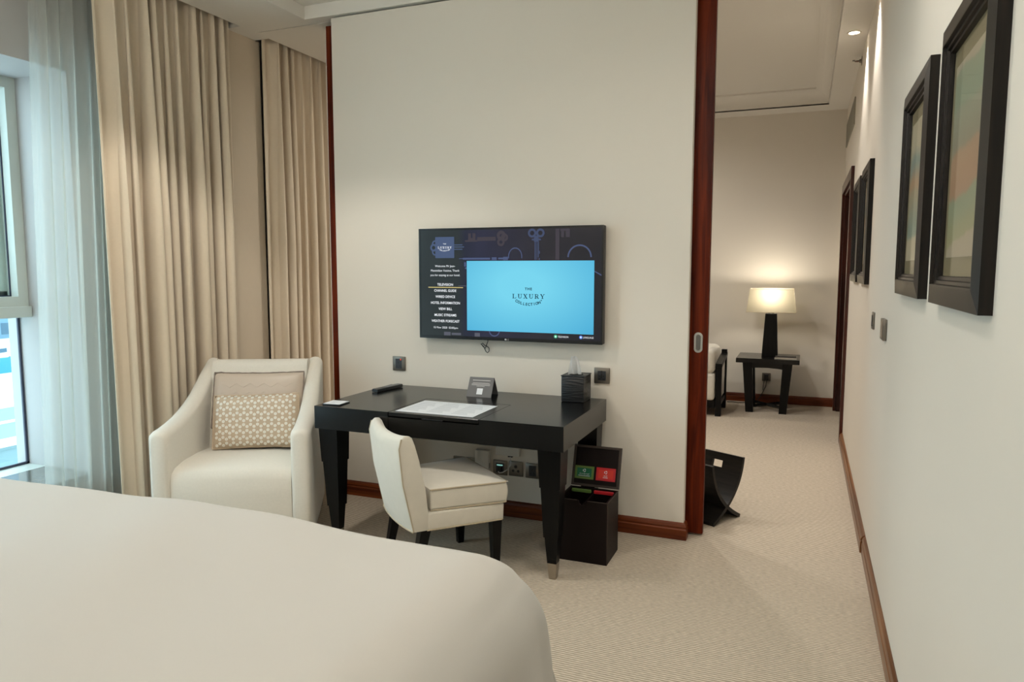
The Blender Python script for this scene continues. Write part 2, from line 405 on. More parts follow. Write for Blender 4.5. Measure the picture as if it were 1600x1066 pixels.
# ================================================================== bed
bed = thing('bed', 'large bed with smooth white duvet in the foreground', 'bed', (-1.69, .65, 0))
MB().box((-1.03, -1.15, .12), (1.03, .98, .36)).build('base', UPH, bed, bevel=.02)
for sx in (-.95, .95):
    for sy in (-1.05, .9):
        MB().loft([[(sx+r*a, sy+r*c, z) for a, c in ((-1,-1),(1,-1),(1,1),(-1,1))] for z, r in ((0, .025), (.12, .035))]).build('leg', BLACKWOOD2, bed)
MB().box((-1.03, -1.15, .36), (1.03, .98, .62)).build('mattress', DUVET, bed, bevel=.05, seg=3)
BX0, BX1, BY1, BZ = -1.11, 1.105, 1.055, .738
def prof1(s, r):
    """arc length past the start of the edge -> (out, drop)"""
    if s <= 0: return 0.0, 0.0
    q = r*PI/2
    if s < q: a = s/r; return r*math.sin(a), r*(1-math.cos(a))
    e = s - q
    return r + .14*e, r + e*.99
def duv(u, v):
    # u across -> x, v along -> y (v=1 is the foot)
    rr, rf = .21, .11
    wl, wr, lf = BX0+rr, BX1-rr, BY1-rf
    skirt = .62
    sx = (wl-skirt) + (wr-wl+2*skirt)*u
    sy = -1.15 + (lf+1.15+skirt)*v
    ox, dx = (prof1(sx-wr, rr) if sx > wr else prof1(wl-sx, rr))
    oy, dy = prof1(sy-lf, rf)
    x = (wr+ox) if sx > wr else ((wl-ox) if sx < wl else sx)
    y = lf+oy if sy > lf else sy
    drop = (dx**3 + dy**3)**(1/3)
    if dx > .2 and dy > .2:        # folded corner hangs between both sides
        k = .5*min(dx, dy); x -= .1*k*(1 if sx > wr else -1); y -= .1*k
    z = BZ - min(drop, .60) - .028*max(0, (sx-.2)/.8)**2*(1 if sx < wr else 1/max(1, ((sx-.2)/.8)**2))
    # gentle pillowy unevenness and hanging wrinkles
    z += (.012*math.sin(2.1*sx+.6)*math.sin(1.7*sy+.4) + .006*math.sin(5.3*sx+2.2*sy) + .004*math.sin(3.1*sy-7*sx) + .0022*math.sin(11*sx+9*sy+2*math.sin(3*sx)))*(1 if drop < .05 else .3)
    if sx > wr and dx > .08:
        h = min(1, (dx-.08)*4)
        x += h*(.010*math.sin(17*sy + 2*math.sin(6*sy)) + .004*math.sin(37*sy+1+3*math.sin(5*sy)))*(1 if sy < lf else max(0, 1-(sy-lf)*6))
    if sy > lf and dy > .08:
        h = min(1, (dy-.08)*4)
        y += h*(.012*math.sin(17*sx + 2*math.sin(5*sx)))
    return (x, y, z)
o = MB().grid(duv, 150, 130).build('duvet', DUVET, bed, smooth=True, fix=False, angle=180)
md = o.modifiers.new('thick', 'SOLIDIFY'); md.thickness = .03; md.offset = -1

# ================================================================== armchair
AC = thing('armchair', 'cream upholstered armchair with swept arms in front of the curtains', 'armchair', (-2.71, 2.853, 0), math.radians(27))
def arm(sg):
    secs = []
    ys = [-.035, -.03, -.015, .01, .06, .14, .22, .30, .38, .46, .54, .60, .66, .70]
    def top(y):
        pts = [(-.04,.626),(.06,.632),(.16,.645),(.26,.668),(.36,.703),(.46,.753),(.55,.815),(.62,.866),(.70,.908)]
        for (a, za), (c, zc) in zip(pts, pts[1:]):
            if y <= c: return za + (zc-za)*(y-a)/(c-a)
        return pts[-1][1]
    for i, y in enumerate(ys):
        t = max(0, min(1, (y+.035)/.7))
        cx = .352 - .05*t**1.3; hw = .052 - .008*t
        sh = [.50, .78, .93, 1][i] if i < 4 else 1
        zt = top(y) - (1-sh)*.05; h = hw*sh; zb = .055 + (1-sh)*.02
        yb = y
        ring = [(cx-h, zb), (cx+h, zb)]
        ring += [(cx+h, zb+(zt-zb)*.35), (cx+h, zt-.035)]
        for k in range(1, 8):
            a = PI*k/8
            ring.append((cx+h*math.cos(a), zt-.035+.035*math.sin(a)))
        ring += [(cx-h, zt-.035), (cx-h, zb+(zt-zb)*.35)]
        lean = .05*t
        secs.append([(sg*px, y + lean*(pz/.9), pz) for px, pz in ring])
    return MB().loft(secs)
for sg in (-1, 1): arm(sg).build('arm', UPH, AC, smooth=True, angle=50)
# seat block with rolled front edge
sp = []
for y, z in ((-.012,.065),(-.02,.16),(-.022,.28),(-.018,.36),(.0,.404),(.035,.423),(.15,.432),(.35,.425),(.62,.40),(.62,.065)): sp.append((y, z))
secs = []
for x in (-.302,-.298,-.285,-.15,0,.15,.285,.298,.302):
    e = 1-(abs(x)/.302)**6
    secs.append([(x, y - .012*e*(1 if y < .05 else 0), z + (.008*e - .006*(1-e) if z > .3 else 0)) for y, z in sp])
MB().loft(secs).build('seat', UPH, AC, smooth=True, angle=50)
# backrest: inclined padded panel
secs = []
for x in (-.275,-.268,-.25,-.12,0,.12,.25,.268,.275):
    e = 1-(abs(x)/.275)**8
    secs.append([(x, y - .02*e*f, z) for y, z, f in ((.50,.36,1),(.535,.55,1),(.585,.75,1),(.62,.868,.8),(.636,.896,.3),(.66,.906,0),(.70,.903,0),(.725,.88,0),(.70,.5,0),(.68,.07,0),(.56,.07,0))])
MB().loft(secs).build('backrest', UPH, AC, smooth=True, angle=50)
for sg in (-1, 1):
    MB().tube([(sg*.272, .592, .70), (sg*.262, .63, .80), (sg*.258, .655, .88), (sg*.258, .675, .91)], .0025, 6).build('seam', PIPE, AC, smooth=True)
for sx in (-.32, .32):
    for sy in (.02, .64):
        MB().loft([[(sx+r*a, sy+r*c, z) for a, c in ((-1,-1),(1,-1),(1,1),(-1,1))] for z, r in ((0,.018),(.075,.026))]).build('foot', BLACKWOOD2, AC)

# ------------------------------------------------------------------ cushions
def cushion_mesh(w, h, d, nx=28, ny=20):
    def side(s):
        def fn(u, v):
            x = (u-.5)*w; z = (v-.5)*h
            ex = 1-abs(2*u-1)**3.2; ez = 1-abs(2*v-1)**3.2
            t = d/2*(max(ex,0)*max(ez,0))**.45
            pin = .03*(abs(2*u-1)**2)*(1-abs(2*v-1)**2)*w*.25
            return (x - math.copysign(pin, x)*0, s*t, z - math.copysign(.02*h*(1-abs(2*u-1)**2)*abs(2*v-1)**4, z))
        return fn
    m = MB(); m.grid(side(-1), nx, ny); m.grid(side(1), nx, ny); return m, side(-1)
ax = Vector((math.cos(math.radians(27)), math.sin(math.radians(27)), 0)); ay = Vector((-ax.y, ax.x, 0))
def ac(x, y, z): return Vector((-2.71, 2.853, 0)) + ax*x + ay*y + Vector((0, 0, z))
SILK = mat('champagne quilted satin', srgb(196,180,164), .38, spec=.5, noise=((6,6,6), .03), bump=((30,30,30), .25, .006), sheen=.3)
LINEN = mat('beige linen cushion cloth', srgb(196,176,152), .8, noise=((80,80,80), .05), bump=((600,600,600), .2, .001))
DISC = mat('pearl white disc', srgb(228,224,214), .42, noise=((60,60,60), .03))
GREYPIPE = mat('grey cushion edging', srgb(132,118,108), .6, noise=((60,60,60), .06))
def cushion(name, label, w, h, d, pos, tilt, m, edge, rz=27, roll=0):
    e = thing(name, label, 'cushion', pos, 0, 'cushions on the armchair')
    e.rotation_euler = (math.radians(tilt), math.radians(roll), math.radians(rz))
    cm, fn = cushion_mesh(w, h, d)
    body = cm.build('cover', m, e, smooth=True, angle=180, fix=True)
    n = 26; pts = []
    for a, c in (((0,0),(1,0)), ((1,0),(1,1)), ((1,1),(0,1)), ((0,1),(0,0))):
        for k in range(n):
            t = k/n; q = fn(a[0]+(c[0]-a[0])*t, a[1]+(c[1]-a[1])*t); pts.append((q[0]*1.01, random.uniform(-.002,.002), q[2]*1.012+random.uniform(-.0015,.0015)))
    pts.append(pts[0])
    MB().tube(pts, .0045, 6).build('piping', edge, e, smooth=True)
    return e, body, fn
c1, body1, fn1 = cushion('satin_cushion', 'champagne satin cushion with grey edging behind the disc cushion', .505, .32, .09, ac(.015, .505, .690), -18, SILK, GREYPIPE)
for k in range(2):      # quilted zigzag ridge lines
    pts = []
    for i in range(13):
        u = .04+.92*i/12; v = (.78 if i % 2 else .70) - .16*k
        q = fn1(u, v); pts.append((q[0], q[1]-.001, q[2]))
    MB().tube(pts, .0011, 5).build('stitching', SILK, c1, smooth=True)
c2, body2, fn2 = cushion('disc_cushion', 'beige oblong cushion covered in small pearl white discs', .470, .300, .105, ac(.030, .385, .588), -17, LINEN, LINEN, rz=25, roll=-1.5)
dm = MB()
R = .0088; sp_ = .0222
for i in range(25):
    for j in range(15):
        # honeycomb of discs: every third site of a triangular lattice left out
        x = -.226 + i*sp_*.866; z = -.146 + (j + (i % 2)/2)*sp_
        if ((j - i//2) - i) % 3 == 0: continue
        u = x/.470+.5; v = z/.30+.5
        if not (.02 < u < .98 and .02 < v < .98): continue
        p = Vector(fn2(u, v)); pu = Vector(fn2(u+.01, v))-p; pv = Vector(fn2(u, v+.01))-p
        nrm = pu.cross(pv).normalized(); a = pu.normalized(); c = nrm.cross(a)
        ring = lambda rr, hh: [p + nrm*hh + rr*(math.cos(2*PI*k/10)*a + math.sin(2*PI*k/10)*c) for k in range(10)]
        dm.loft([ring(R, 0), ring(R, .0022), ring(R*.72, .0028), ring(R*.6, .0016)])
o = dm.build('discs', DISC, c2); o['kind'] = 'stuff'

# ================================================================== desk
DK = thing('writing_desk', 'black wooden writing desk with stepped tapering legs below the television', 'desk', (-1.655, 3.425, 0))
ox, oy = DK.location.x, DK.location.y
def D(lo, hi): return (lo[0]-ox, lo[1]-oy, lo[2]), (hi[0]-ox, hi[1]-oy, hi[2])
dx0, dx1, dy0, dy1 = -2.332, -.979, 3.048, 3.803
b = MB()
for lo, hi in (((dx0,dy0,.624),(-1.892,dy1,.742)), ((-1.396,dy0,.624),(dx1,dy1,.742)), ((-1.892,3.449,.624),(-1.396,dy1,.742)), ((-1.892,dy0+.002,.624),(-1.396,3.449,.716))):
    b.box(*D(lo, hi))
b.build('top_frame', BLACKWOOD, DK)
ld = MB().box(*D((-1.889,dy0-.001,.7225),(-1.399,3.446,.7418))).build('mirror_lid', BLACKWOOD, DK, bevel=.0015, seg=1)
MB().box(*D((-1.70,dy0-.003,.7195),(-1.59,dy0+.012,.7250))).build('finger_notch', BLACKPL, ld)
tiers = [(.624,.056),(.444,.050),(.444,.0455),(.205,.036),(.205,.0315),(.078,.0225)]
for lx in (-2.262, -1.052):
    for ly in (3.116, 3.738):
        def sq(z, r, k=1.0):
            s = (1 - z/.624); cx = lx + (.012 if lx < -2 else .006)*s - ox; cy = ly - oy
            return [(cx-r,cy-r,z),(cx+r,cy-r,z),(cx+r,cy+r,z),(cx-r,cy+r,z)]
        lg = MB().loft([sq(z, r) for z, r in tiers]).build('leg', BLACKWOOD2, DK)
        MB().loft([sq(.078,.0229), sq(.004,.0165), sq(0,.015)]).build('foot_cap', NICKEL, lg)

# items on the desk
ZD = .742
pp = thing('printed_sheet', 'white printed sheet lying on the desk flap', 'paper', (-1.657, 3.235, ZD+.0005), 0)
MB().box((-.212,-.153,0),(.212,.153,.0012)).build('sheet', PAPER, pp)
for k in range(3):
    x0 = -.195+.135*k
    m = MB()
    for j in range(11): m.box((x0, .118-.023*j, .0012), (x0+.105-(j*7 % 4)*.009, .118-.023*j+.008, .0014))
    m.build('printed_lines', PRINT, pp)
tc_ = thing('tent_card', 'grey folded tent card standing on the desk under the television', 'card', (-1.652, 3.655, ZD), math.radians(3))
hw, hd, hh, th = .073, .056, .102, .0022
for s in (-1, 1):
    MB().loft([[(x, s*hd, 0), (x, s*hd+th*1.3, 0), (x, th*.6, hh), (x, -th*.6, hh)] if s > 0 else [(x, s*hd-th*1.3, 0), (x, s*hd, 0), (x, th*.6, hh), (x, -th*.6, hh)] for x in (-hw, hw)]).build('leaf', CARD, tc_)
PALE = mat('pale print', srgb(196,192,190), .7, noise=((400,400,400), .2))
def on_card(x0, x1, t0, t1, name, m):
    def P(x, t, o): return (x, -hd-th*1.3-o + (hd+th*.7)*t, hh*t - o*.5)
    mm = MB().loft([[P(x0,t0,o),P(x1,t0,o),P(x1,t1,o),P(x0,t1,o)] for o in (0,.0005)]); return mm.build(name, m, tc_)
on_card(-.052, .052, .83, .86, 'printed_lines', PALE)
for t, hw_ in ((.70,.05),(.645,.055),(.59,.055),(.535,.024)): on_card(-hw_, hw_, t, t+.018, 'printed_lines', PALE)
on_card(-.017, .017, .14, .44, 'blank_patch', PAPER)
rm = thing('remote_control', 'black television remote lying on the far left desk corner', 'remote', (-2.245, 3.625, ZD), math.radians(-8))
MB().loft([[(x*k, y, z) for x, z in ((-.024,.003),(.024,.003),(.025,.012),(.021,.019),(-.021,.019),(-.025,.012))] for y, k in ((-.118,.8),(-.112,1),(.10,1),(.112,.85))]).build('body', BLACKPL, rm, smooth=True, angle=50)
BTN = mat('grey button', srgb(150,150,150), .5, noise=((50,50,50), .05))
for j in range(9):
    for i in range(3): MB().box((-.016+i*.0125, -.02+j*.0135, .018), (-.0095+i*.0125, -.013+j*.0135, .0208)).build('button', BTN, rm)
cs = thing('coaster_card', 'small white square card on a black base at the left desk edge', 'coaster', (-2.259, 3.137, ZD), math.radians(4))
MB().box((-.052,-.052,0),(.052,.052,.006)).build('base', BLACKPL, cs, bevel=.004)
MB().box((-.048,-.048,.006),(.048,.048,.0078)).build('card', PAPER, cs)
for j in range(3): MB().box((-.03,.012-.014*j,.0078),(.02-.01*j,.016-.014*j,.0081)).build('printed_line', PRINT, cs)
tb = thing('tissue_box', 'black embossed leather cube tissue box on the desk', 'tissue box', (-1.122, 3.708, ZD), 0)
MB().box((-.063,-.070,0),(.063,.070,.140)).build('box', LEATHER, tb, bevel=.006)
sd = MB()
for (a, c) in (((-.063,-.070),(.063,-.070)),((.063,-.070),(.063,.070)),((.063,.070),(-.063,.070)),((-.063,.070),(-.063,-.070))): sd.tube([(a[0],a[1],.140),(c[0],c[1],.140)], .0025, 6)
sd.build('rim', LEATHER, tb, smooth=True)
MB().lathe([(.001,.1405),(.038,.1405),(.038,.1420),(.032,.1424),(.001,.1424)], n=28).build('opening', mat('dark slot', srgb(8,8,9), .7, noise=((40,40,40), .1)), tb, smooth=True)
TISS = cloth_through('tissue paper', srgb(236,236,236), .12, .5)
def tis(u, v):
    a = (u-.5)*2; w_ = .034*(1-.8*v**1.4)
    return (-.006 + a*w_ + .018*v*(a+.2), .012*math.sin(3*a+1.0)*(1-.4*v) + .008*math.sin(8*a+4*v), .140 + .098*v*(1-.42*max(0,a)**1.3))
o = MB().grid(tis, 22, 12).build('tissue', TISS, tb, smooth=True, fix=False, angle=180)

# ================================================================== desk chair
ca = math.atan2(.755, .656)
CH = thing('desk_chair', 'ivory upholstered low desk chair with black legs turned beside the desk', 'chair', (-1.615, 3.078, 0), ca - PI/2)
# local: +y forward, x to the right (near side is +x)
yb, yf = -.225, .235
def ringz(y0, y1, w0, w1, z): return [(-w0, y0, z), (w0, y0, z), (w1, y1, z), (-w1, y1, z)]
MB().loft([ringz(yb+.07, yf-.012, .222, .243, .262), ringz(yb+.07, yf-.010, .224, .246, .345)]).build('seat_rail', UPH2, CH, bevel=.01, seg=3)
cz = MB()
secs = []
for k in range(9):
    t = k/8; z = .348+.1*t
    bul = .008*math.sin(PI*t) - .004
    secs.append([(x*(1+bul*2), y + (bul if y > 0 else 0), z) for x, y in ((-.208,yb+.09),(.208,yb+.09),(.252,yf+.005),(-.252,yf+.005))])
def cush(u, v):
    x = (u-.5)*2; y = v; w_ = .212+.042*y; yy = yb+.09+(yf+.008-yb-.09)*y
    e = (1-abs(x)**4)*(1-abs(2*v-1)**4)
    return (x*w_, yy, .447+.020*e)
cz.loft(secs)
cz.build('seat_cushion', UPH2, CH, bevel=.012, seg=3)
MB().grid(cush, 18, 18).build('cushion_crown', UPH2, CH, smooth=True, fix=False, angle=180)
for zz in (.350, .446):
    pts = [(-.210,yb+.09,zz),(-.2495,yf-.014,zz),(-.246,yf-.002,zz),(-.234,yf+.004,zz),(.234,yf+.004,zz),(.246,yf-.002,zz),(.2495,yf-.014,zz),(.210,yb+.09,zz)]
    pl = []
    for a, c in zip(pts, pts[1:]):
        for k in range(10): pl.append(tuple(a[i]+(c[i]-a[i])*k/10 for i in range(3)))
    pl.append(pts[-1]); MB().tube(pl, .0038, 6).build('piping', PIPE, CH, smooth=True)
MB().tube([(-.222,yb+.07,.264),(-.241,yf-.022,.264),(-.233,yf-.013,.264),(.233,yf-.013,.264),(.241,yf-.022,.264),(.222,yb+.07,.264)], .004, 6).build('rail_piping', PIPE, CH, smooth=True)
# backrest: gently curved slab with dipped top
secs = []
nb = 16
for i in range(nb+1):
    t = -1+2*i/nb
    w_ = .222
    x = t*w_
    dip = .735 + .006*abs(t)**2 - .028*math.exp(-((abs(t)-.0)/.45)**2)*0
    top = .698 + (.014*(abs(t)**3))
    bow = -.028*(1-t*t)                 # back face bulges to the rear
    ring = []
    for y, z in ((.075,.262),(.078,.34),(.064,.46),(.036,.59),(.014,.67),(.002,top-.012),(-.012,top),(-.034,top+.002),(-.052,top-.014),(-.062,.655),(-.045,.49),(-.012,.34),(.004,.262)):
        ring.append((x*(1+ .04*(z-.26)/.47), yb + y + bow*(.6 if y > .03 else 1)*(1 if z > .3 else .8), z))
    secs.append(ring)
MB().loft(secs).build('backrest', UPH2, CH, bevel=.006, seg=2, angle=50)
for sg in (-1, 1):
    MB().tube([(sg*(.2225)*(1+.04*(z-.26)/.47), yb+y, z) for y, z in ((.005,.266),(-.011,.34),(-.044,.49),(-.061,.655),(-.050,.700))], .0035, 6).build('back_piping', PIPE, CH, smooth=True)
pts = [(t*.222*.99, yb+.003-.0224*(1-t*t), .264) for t in [-1+k/8 for k in range(17)]]
MB().tube(pts, .004, 6).build('hem_piping', PIPE, CH, smooth=True)
for sx in (-1, 1):
    MB().loft([[(sx*.215-r+dx, yf-.045-r+dy, z), (sx*.215+r+dx, yf-.045-r+dy, z), (sx*.215+r+dx, yf-.045+r+dy, z), (sx*.215-r+dx, yf-.045+r+dy, z)] for z, r, dx, dy in ((0,.0155,0,.0),(.264,.0245,0,0))]).build('leg', BLACKWOOD2, CH)
    MB().loft([[(sx*.195-r+dx, yb+.065-r+dy, z), (sx*.195+r+dx, yb+.065-r+dy, z), (sx*.195+r+dx, yb+.065+r+dy, z), (sx*.195-r+dx, yb+.065+r+dy, z)] for z, r, dx, dy in ((0,.0155,0,-.055),(.264,.0245,0,0))]).build('leg', BLACKWOOD2, CH)

# ================================================================== television
TV = thing('television', 'black flat television with a menu screen on the wall above the desk', 'television', (-1.552, 3.771, 1.36))
BEZ = mat('television bezel', srgb(14,15,18), .25, noise=((20,20,20), .05))
MB().box((-.556,.0,-.319),(.556,.05,.319)).build('back_case', BLACKPL, TV, bevel=.006)
MB().box((-.20,.05,-.15),(.20,.070,.15)).build('wall_bracket', BLACKPL, TV)
bz = MB()
for lo, hi in (((-.556,-.004,.307),(.556,.0,.319)), ((-.556,-.004,-.319),(.556,.0,-.301)), ((-.556,-.004,-.301),(-.546,.0,.307)), ((.546,-.004,-.301),(.556,.0,.307))): bz.box(lo, hi)
bz.build('bezel', BEZ, TV)
def screen_mat():
    m = bpy.data.materials.new('dark menu backdrop'); m.use_nodes = True; nt = m.node_tree; nt.nodes.clear(); L = nt.links.new
    tc = nt.nodes.new('ShaderNodeTexCoord'); sp = nt.nodes.new('ShaderNodeSeparateXYZ'); L(tc.outputs['Object'], sp.inputs[0])
    mr = nt.nodes.new('ShaderNodeMapRange'); mr.inputs[1].default_value = -.54; mr.inputs[2].default_value = .54; L(sp.outputs[0], mr.inputs[0])
    rp = nt.nodes.new('ShaderNodeValToRGB'); r = rp.color_ramp
    r.elements[0].color = srgb(38,43,43); r.elements[1].color = srgb(30,29,36)
    for p_, c_ in ((.22, srgb(42,48,50)), (.26, srgb(38,41,58)), (.34, srgb(44,46,66)), (.7, srgb(40,38,46))): e = r.elements.new(p_); e.color = c_
    L(mr.outputs[0], rp.inputs[0])
    nz = nt.nodes.new('ShaderNodeTexNoise'); nz.inputs['Scale'].default_value = 6; L(tc.outputs['Object'], nz.inputs[0])
    mx = nt.nodes.new('ShaderNodeMix'); mx.data_type = 'RGBA'; mx.blend_type = 'MULTIPLY'; mx.inputs[0].default_value = .35
    L(rp.outputs[0], mx.inputs[6]); L(nz.outputs[0], mx.inputs[7])
    e = nt.nodes.new('ShaderNodeEmission'); e.inputs[1].default_value = 1.0; L(mx.outputs[2], e.inputs[0])
    g = nt.nodes.new('ShaderNodeBsdfGlossy'); g.inputs['Roughness'].default_value = .18; g.inputs[0].default_value = (.03,.03,.03,1)
    ad = nt.nodes.new('ShaderNodeAddShader'); L(e.outputs[0], ad.inputs[0]); L(g.outputs[0], ad.inputs[1])
    o = nt.nodes.new('ShaderNodeOutputMaterial'); L(ad.outputs[0], o.inputs[0]); return m
scr = MB().box((-.546,-.002,-.301),(.546,-.001,.307)).build('screen', screen_mat(), TV)
def panel_mat():
    m = bpy.data.materials.new('bright blue screen panel'); m.use_nodes = True; nt = m.node_tree; nt.nodes.clear(); L = nt.links.new
    tc = nt.nodes.new('ShaderNodeTexCoord'); mp = nt.nodes.new('ShaderNodeMapping'); mp.inputs['Location'].default_value = (-.13,0,.02); mp.inputs['Scale'].default_value = (1.5,0,2.4)
    gr = nt.nodes.new('ShaderNodeTexGradient'); gr.gradient_type = 'SPHERICAL'
    L(tc.outputs['Object'], mp.inputs[0]); L(mp.outputs[0], gr.inputs[0])
    rp = nt.nodes.new('ShaderNodeValToRGB'); rp.color_ramp.elements[0].color = srgb(74,178,226); rp.color_ramp.elements[1].color = srgb(130,228,255); rp.color_ramp.elements[1].position = .8
    L(gr.outputs[1], rp.inputs[0])
    e = nt.nodes.new('ShaderNodeEmission'); e.inputs[1].default_value = .74; L(rp.outputs[0], e.inputs[0])
    o = nt.nodes.new('ShaderNodeOutputMaterial'); L(e.outputs[0], o.inputs[0]); return m
S_WHITE = emit('screen white', srgb(232,236,240), 1); S_GREY = emit('screen dim grey', srgb(86,88,98), 1); S_SLATE = emit('screen slate blue', srgb(74,88,116), 1); S_STEELK = emit('screen steel key', srgb(66,74,98), 1)
S_BLUE = emit('screen pale blue line', srgb(74,84,114), 1); S_NAVY = emit('screen navy text', srgb(14,36,54), 1); S_YEL = emit('screen yellow line', srgb(216,196,128), 1)
S_GRN = emit('screen green dot', srgb(64,190,140), 1); S_BDOT = emit('screen blue dot', srgb(84,130,220), 1); S_BRONZE = emit('screen brown grey', srgb(66,62,68), 1); S_DARK = emit('screen near black', srgb(20,20,24), 1)
def flat(name, polys, m, y=-.0035, parent=scr, th=.0006):
    mm = MB()
    for p in polys: mm.loft([[(x, y, z) for x, z in p], [(x, y-th, z) for x, z in p]])
    return mm.build(name, m, parent)
def rect(x0, x1, z0, z1): return [(x0,z0),(x1,z0),(x1,z1),(x0,z1)]
def ringp(cx, cz, r, w_, a0=0, a1=2*PI, n=30, sx=1, sz=1):
    out = []
    for k in range(n):
        a, c = a0+(a1-a0)*k/n, a0+(a1-a0)*(k+1)/n
        out.append([(cx+sx*r*math.cos(a), cz+sz*r*math.sin(a)), (cx+sx*r*math.cos(c), cz+sz*r*math.sin(c)), (cx+sx*(r-w_)*math.cos(c), cz+sz*(r-w_)*math.sin(c)), (cx+sx*(r-w_)*math.cos(a), cz+sz*(r-w_)*math.sin(a))])
    return out
def circ(cx, cz, r, n=24): return [(cx+r*math.cos(2*PI*k/n), cz+r*math.sin(2*PI*k/n)) for k in range(n)]
# keys pictured on the backdrop
flat('pictured_key', [rect(-.256,-.177,.240,.250), rect(-.18,-.065,.244,.266), rect(-.236,-.218,.254,.288), rect(-.208,-.190,.254,.288), rect(-.236,-.19,.250,.262)] + ringp(-.032,.273,.027,.019) + ringp(-.034,.236,.023,.014) + ringp(-.012,.262,.022,.013), S_BRONZE)
flat('pictured_key', ringp(.152,.283,.0245,.012) + ringp(.200,.283,.0245,.012) + [rect(.163,.190,.236,.268), rect(.167,.174,.136,.238), rect(.178,.182,.136,.238), rect(.186,.192,.15,.238), rect(.192,.199,.136,.146), rect(.192,.198,.17,.185), rect(.150,.204,.243,.252)], S_STEELK)
flat('pictured_key', [rect(.287,.310,.136,.304), rect(.315,.369,.292,.304), rect(.319,.336,.258,.292), rect(.346,.369,.258,.292)], S_BRONZE)
flat('pictured_ring', ringp(.424,.150,.068,.008,0,PI), S_BLUE); flat('pictured_ring', ringp(.052,.155,.042,.005,-.2,PI+.2,30,1,1.2), S_BLUE)
flat('pictured_bar', [rect(-.294,-.27,.143,.147), rect(-.27,-.10,.139,.150), rect(-.09,-.06,.136,.152), rect(-.05,-.01,.140,.150), rect(-.02,.009,.136,.154), rect(-.262,-.25,.10,.125), rect(-.257,-.245,.086,.096)], S_BLUE)
for r_ in (rect(-.395,-.352,-.300,-.279), rect(-.345,-.285,-.296,-.283), rect(-.198,-.165,-.300,-.279), rect(-.30,-.25,-.012,-.009)): flat('pictured_bar', [r_], S_GREY)
flat('pictured_ring', ringp(-.075,-.262,.034,.006,PI,2*PI), S_BLUE)
flat('pictured_bar', [[(.508,.078),(.546,.058),(.546,.050),(.508,.072)]], S_BLUE)
# menu badge shaped like a key
flat('menu_badge', [rect(-.447,-.325,.149,.270)] + ringp(-.458,.209,.022,.011) + ringp(-.447,.23,.022,.009,PI*.4,PI*1.2) + ringp(-.447,.185,.022,.009,PI*.8,PI*1.6) + [rect(-.325,-.273,.221,.226), rect(-.325,-.262,.209,.214), rect(-.325,-.273,.196,.201)], S_SLATE, y=-.0038)
flat('menu_highlight_line', [rect(-.495,-.271,-.0225,-.0185)], S_YEL)
pan = MB().box((-.245,-.0055,-.2655),(.5065,-.004,.132)).build('video_panel', panel_mat(), scr)
_font_cache = {}
def text_mesh(body, size, align='CENTER', spacing=1.0, bold=0.0):
    cu = bpy.data.curves.new('txt', 'FONT'); cu.body = body; cu.size = size; cu.align_x = align; cu.align_y = 'CENTER'; cu.space_character = spacing; cu.offset = bold; cu.resolution_u = 3
    ob = bpy.data.objects.new('txt', cu); COL.objects.link(ob)
    dg = bpy.context.evaluated_depsgraph_get()
    me = bpy.data.meshes.new_from_object(ob.evaluated_get(dg))
    bpy.data.objects.remove(ob); bpy.data.curves.remove(cu)
    return me
def text(body, x, z, width, m, parent, name='lettering', y=-.0062, height=None, spacing=1.0, bold=0.0, size=.02):
    me = text_mesh(body, size, spacing=spacing, bold=bold)
    if not me.vertices: return None
    xs = [v.co.x for v in me.vertices]; ys = [v.co.y for v in me.vertices]
    k = width/(max(xs)-min(xs)); ky = (height/(max(ys)-min(ys))) if height else k
    mx_, my_ = (max(xs)+min(xs))/2, (max(ys)+min(ys))/2
    for v in me.vertices: v.co = Vector(((v.co.x-mx_)*k + x, y, (v.co.y-my_)*ky + z))
    me.name = name; me.update()
    return put(name, me, m, parent)
for s_, z, w_ in (('Welcome Mr Jean-', .101, .130), ('Maximilien Voisine, Thank', .076, .184), ('you for staying at our hotel.', .049, .192)): text(s_, -.384, z, w_, S_WHITE, scr, 'menu_lettering', bold=0)
for s_, z, w_ in (('TELEVISION', -.004, .102), ('CHANNEL GUIDE', -.039, .143), ('WIRED DEVICE', -.074, .127), ('HOTEL INFORMATION', -.110, .188), ('VIEW BILL', -.145, .088), ('MUSIC STREAMS', -.181, .142), ('WEATHER FORECAST', -.216, .182)):
    text(s_, -.384, z, w_, S_WHITE, scr, 'menu_lettering', height=.0145, bold=.00025)
text('15 Nov 2020  03:05pm', -.382, -.256, .156, S_WHITE, scr, 'menu_lettering', height=.0155)
def stroke(p, q, w_):
    d = Vector((q[0]-p[0], q[1]-p[1])); n = Vector((-d.y, d.x)).normalized()*w_/2
    return [(p[0]+n.x,p[1]+n.y),(p[0]-n.x,p[1]-n.y),(q[0]-n.x,q[1]-n.y),(q[0]+n.x,q[1]+n.y)]
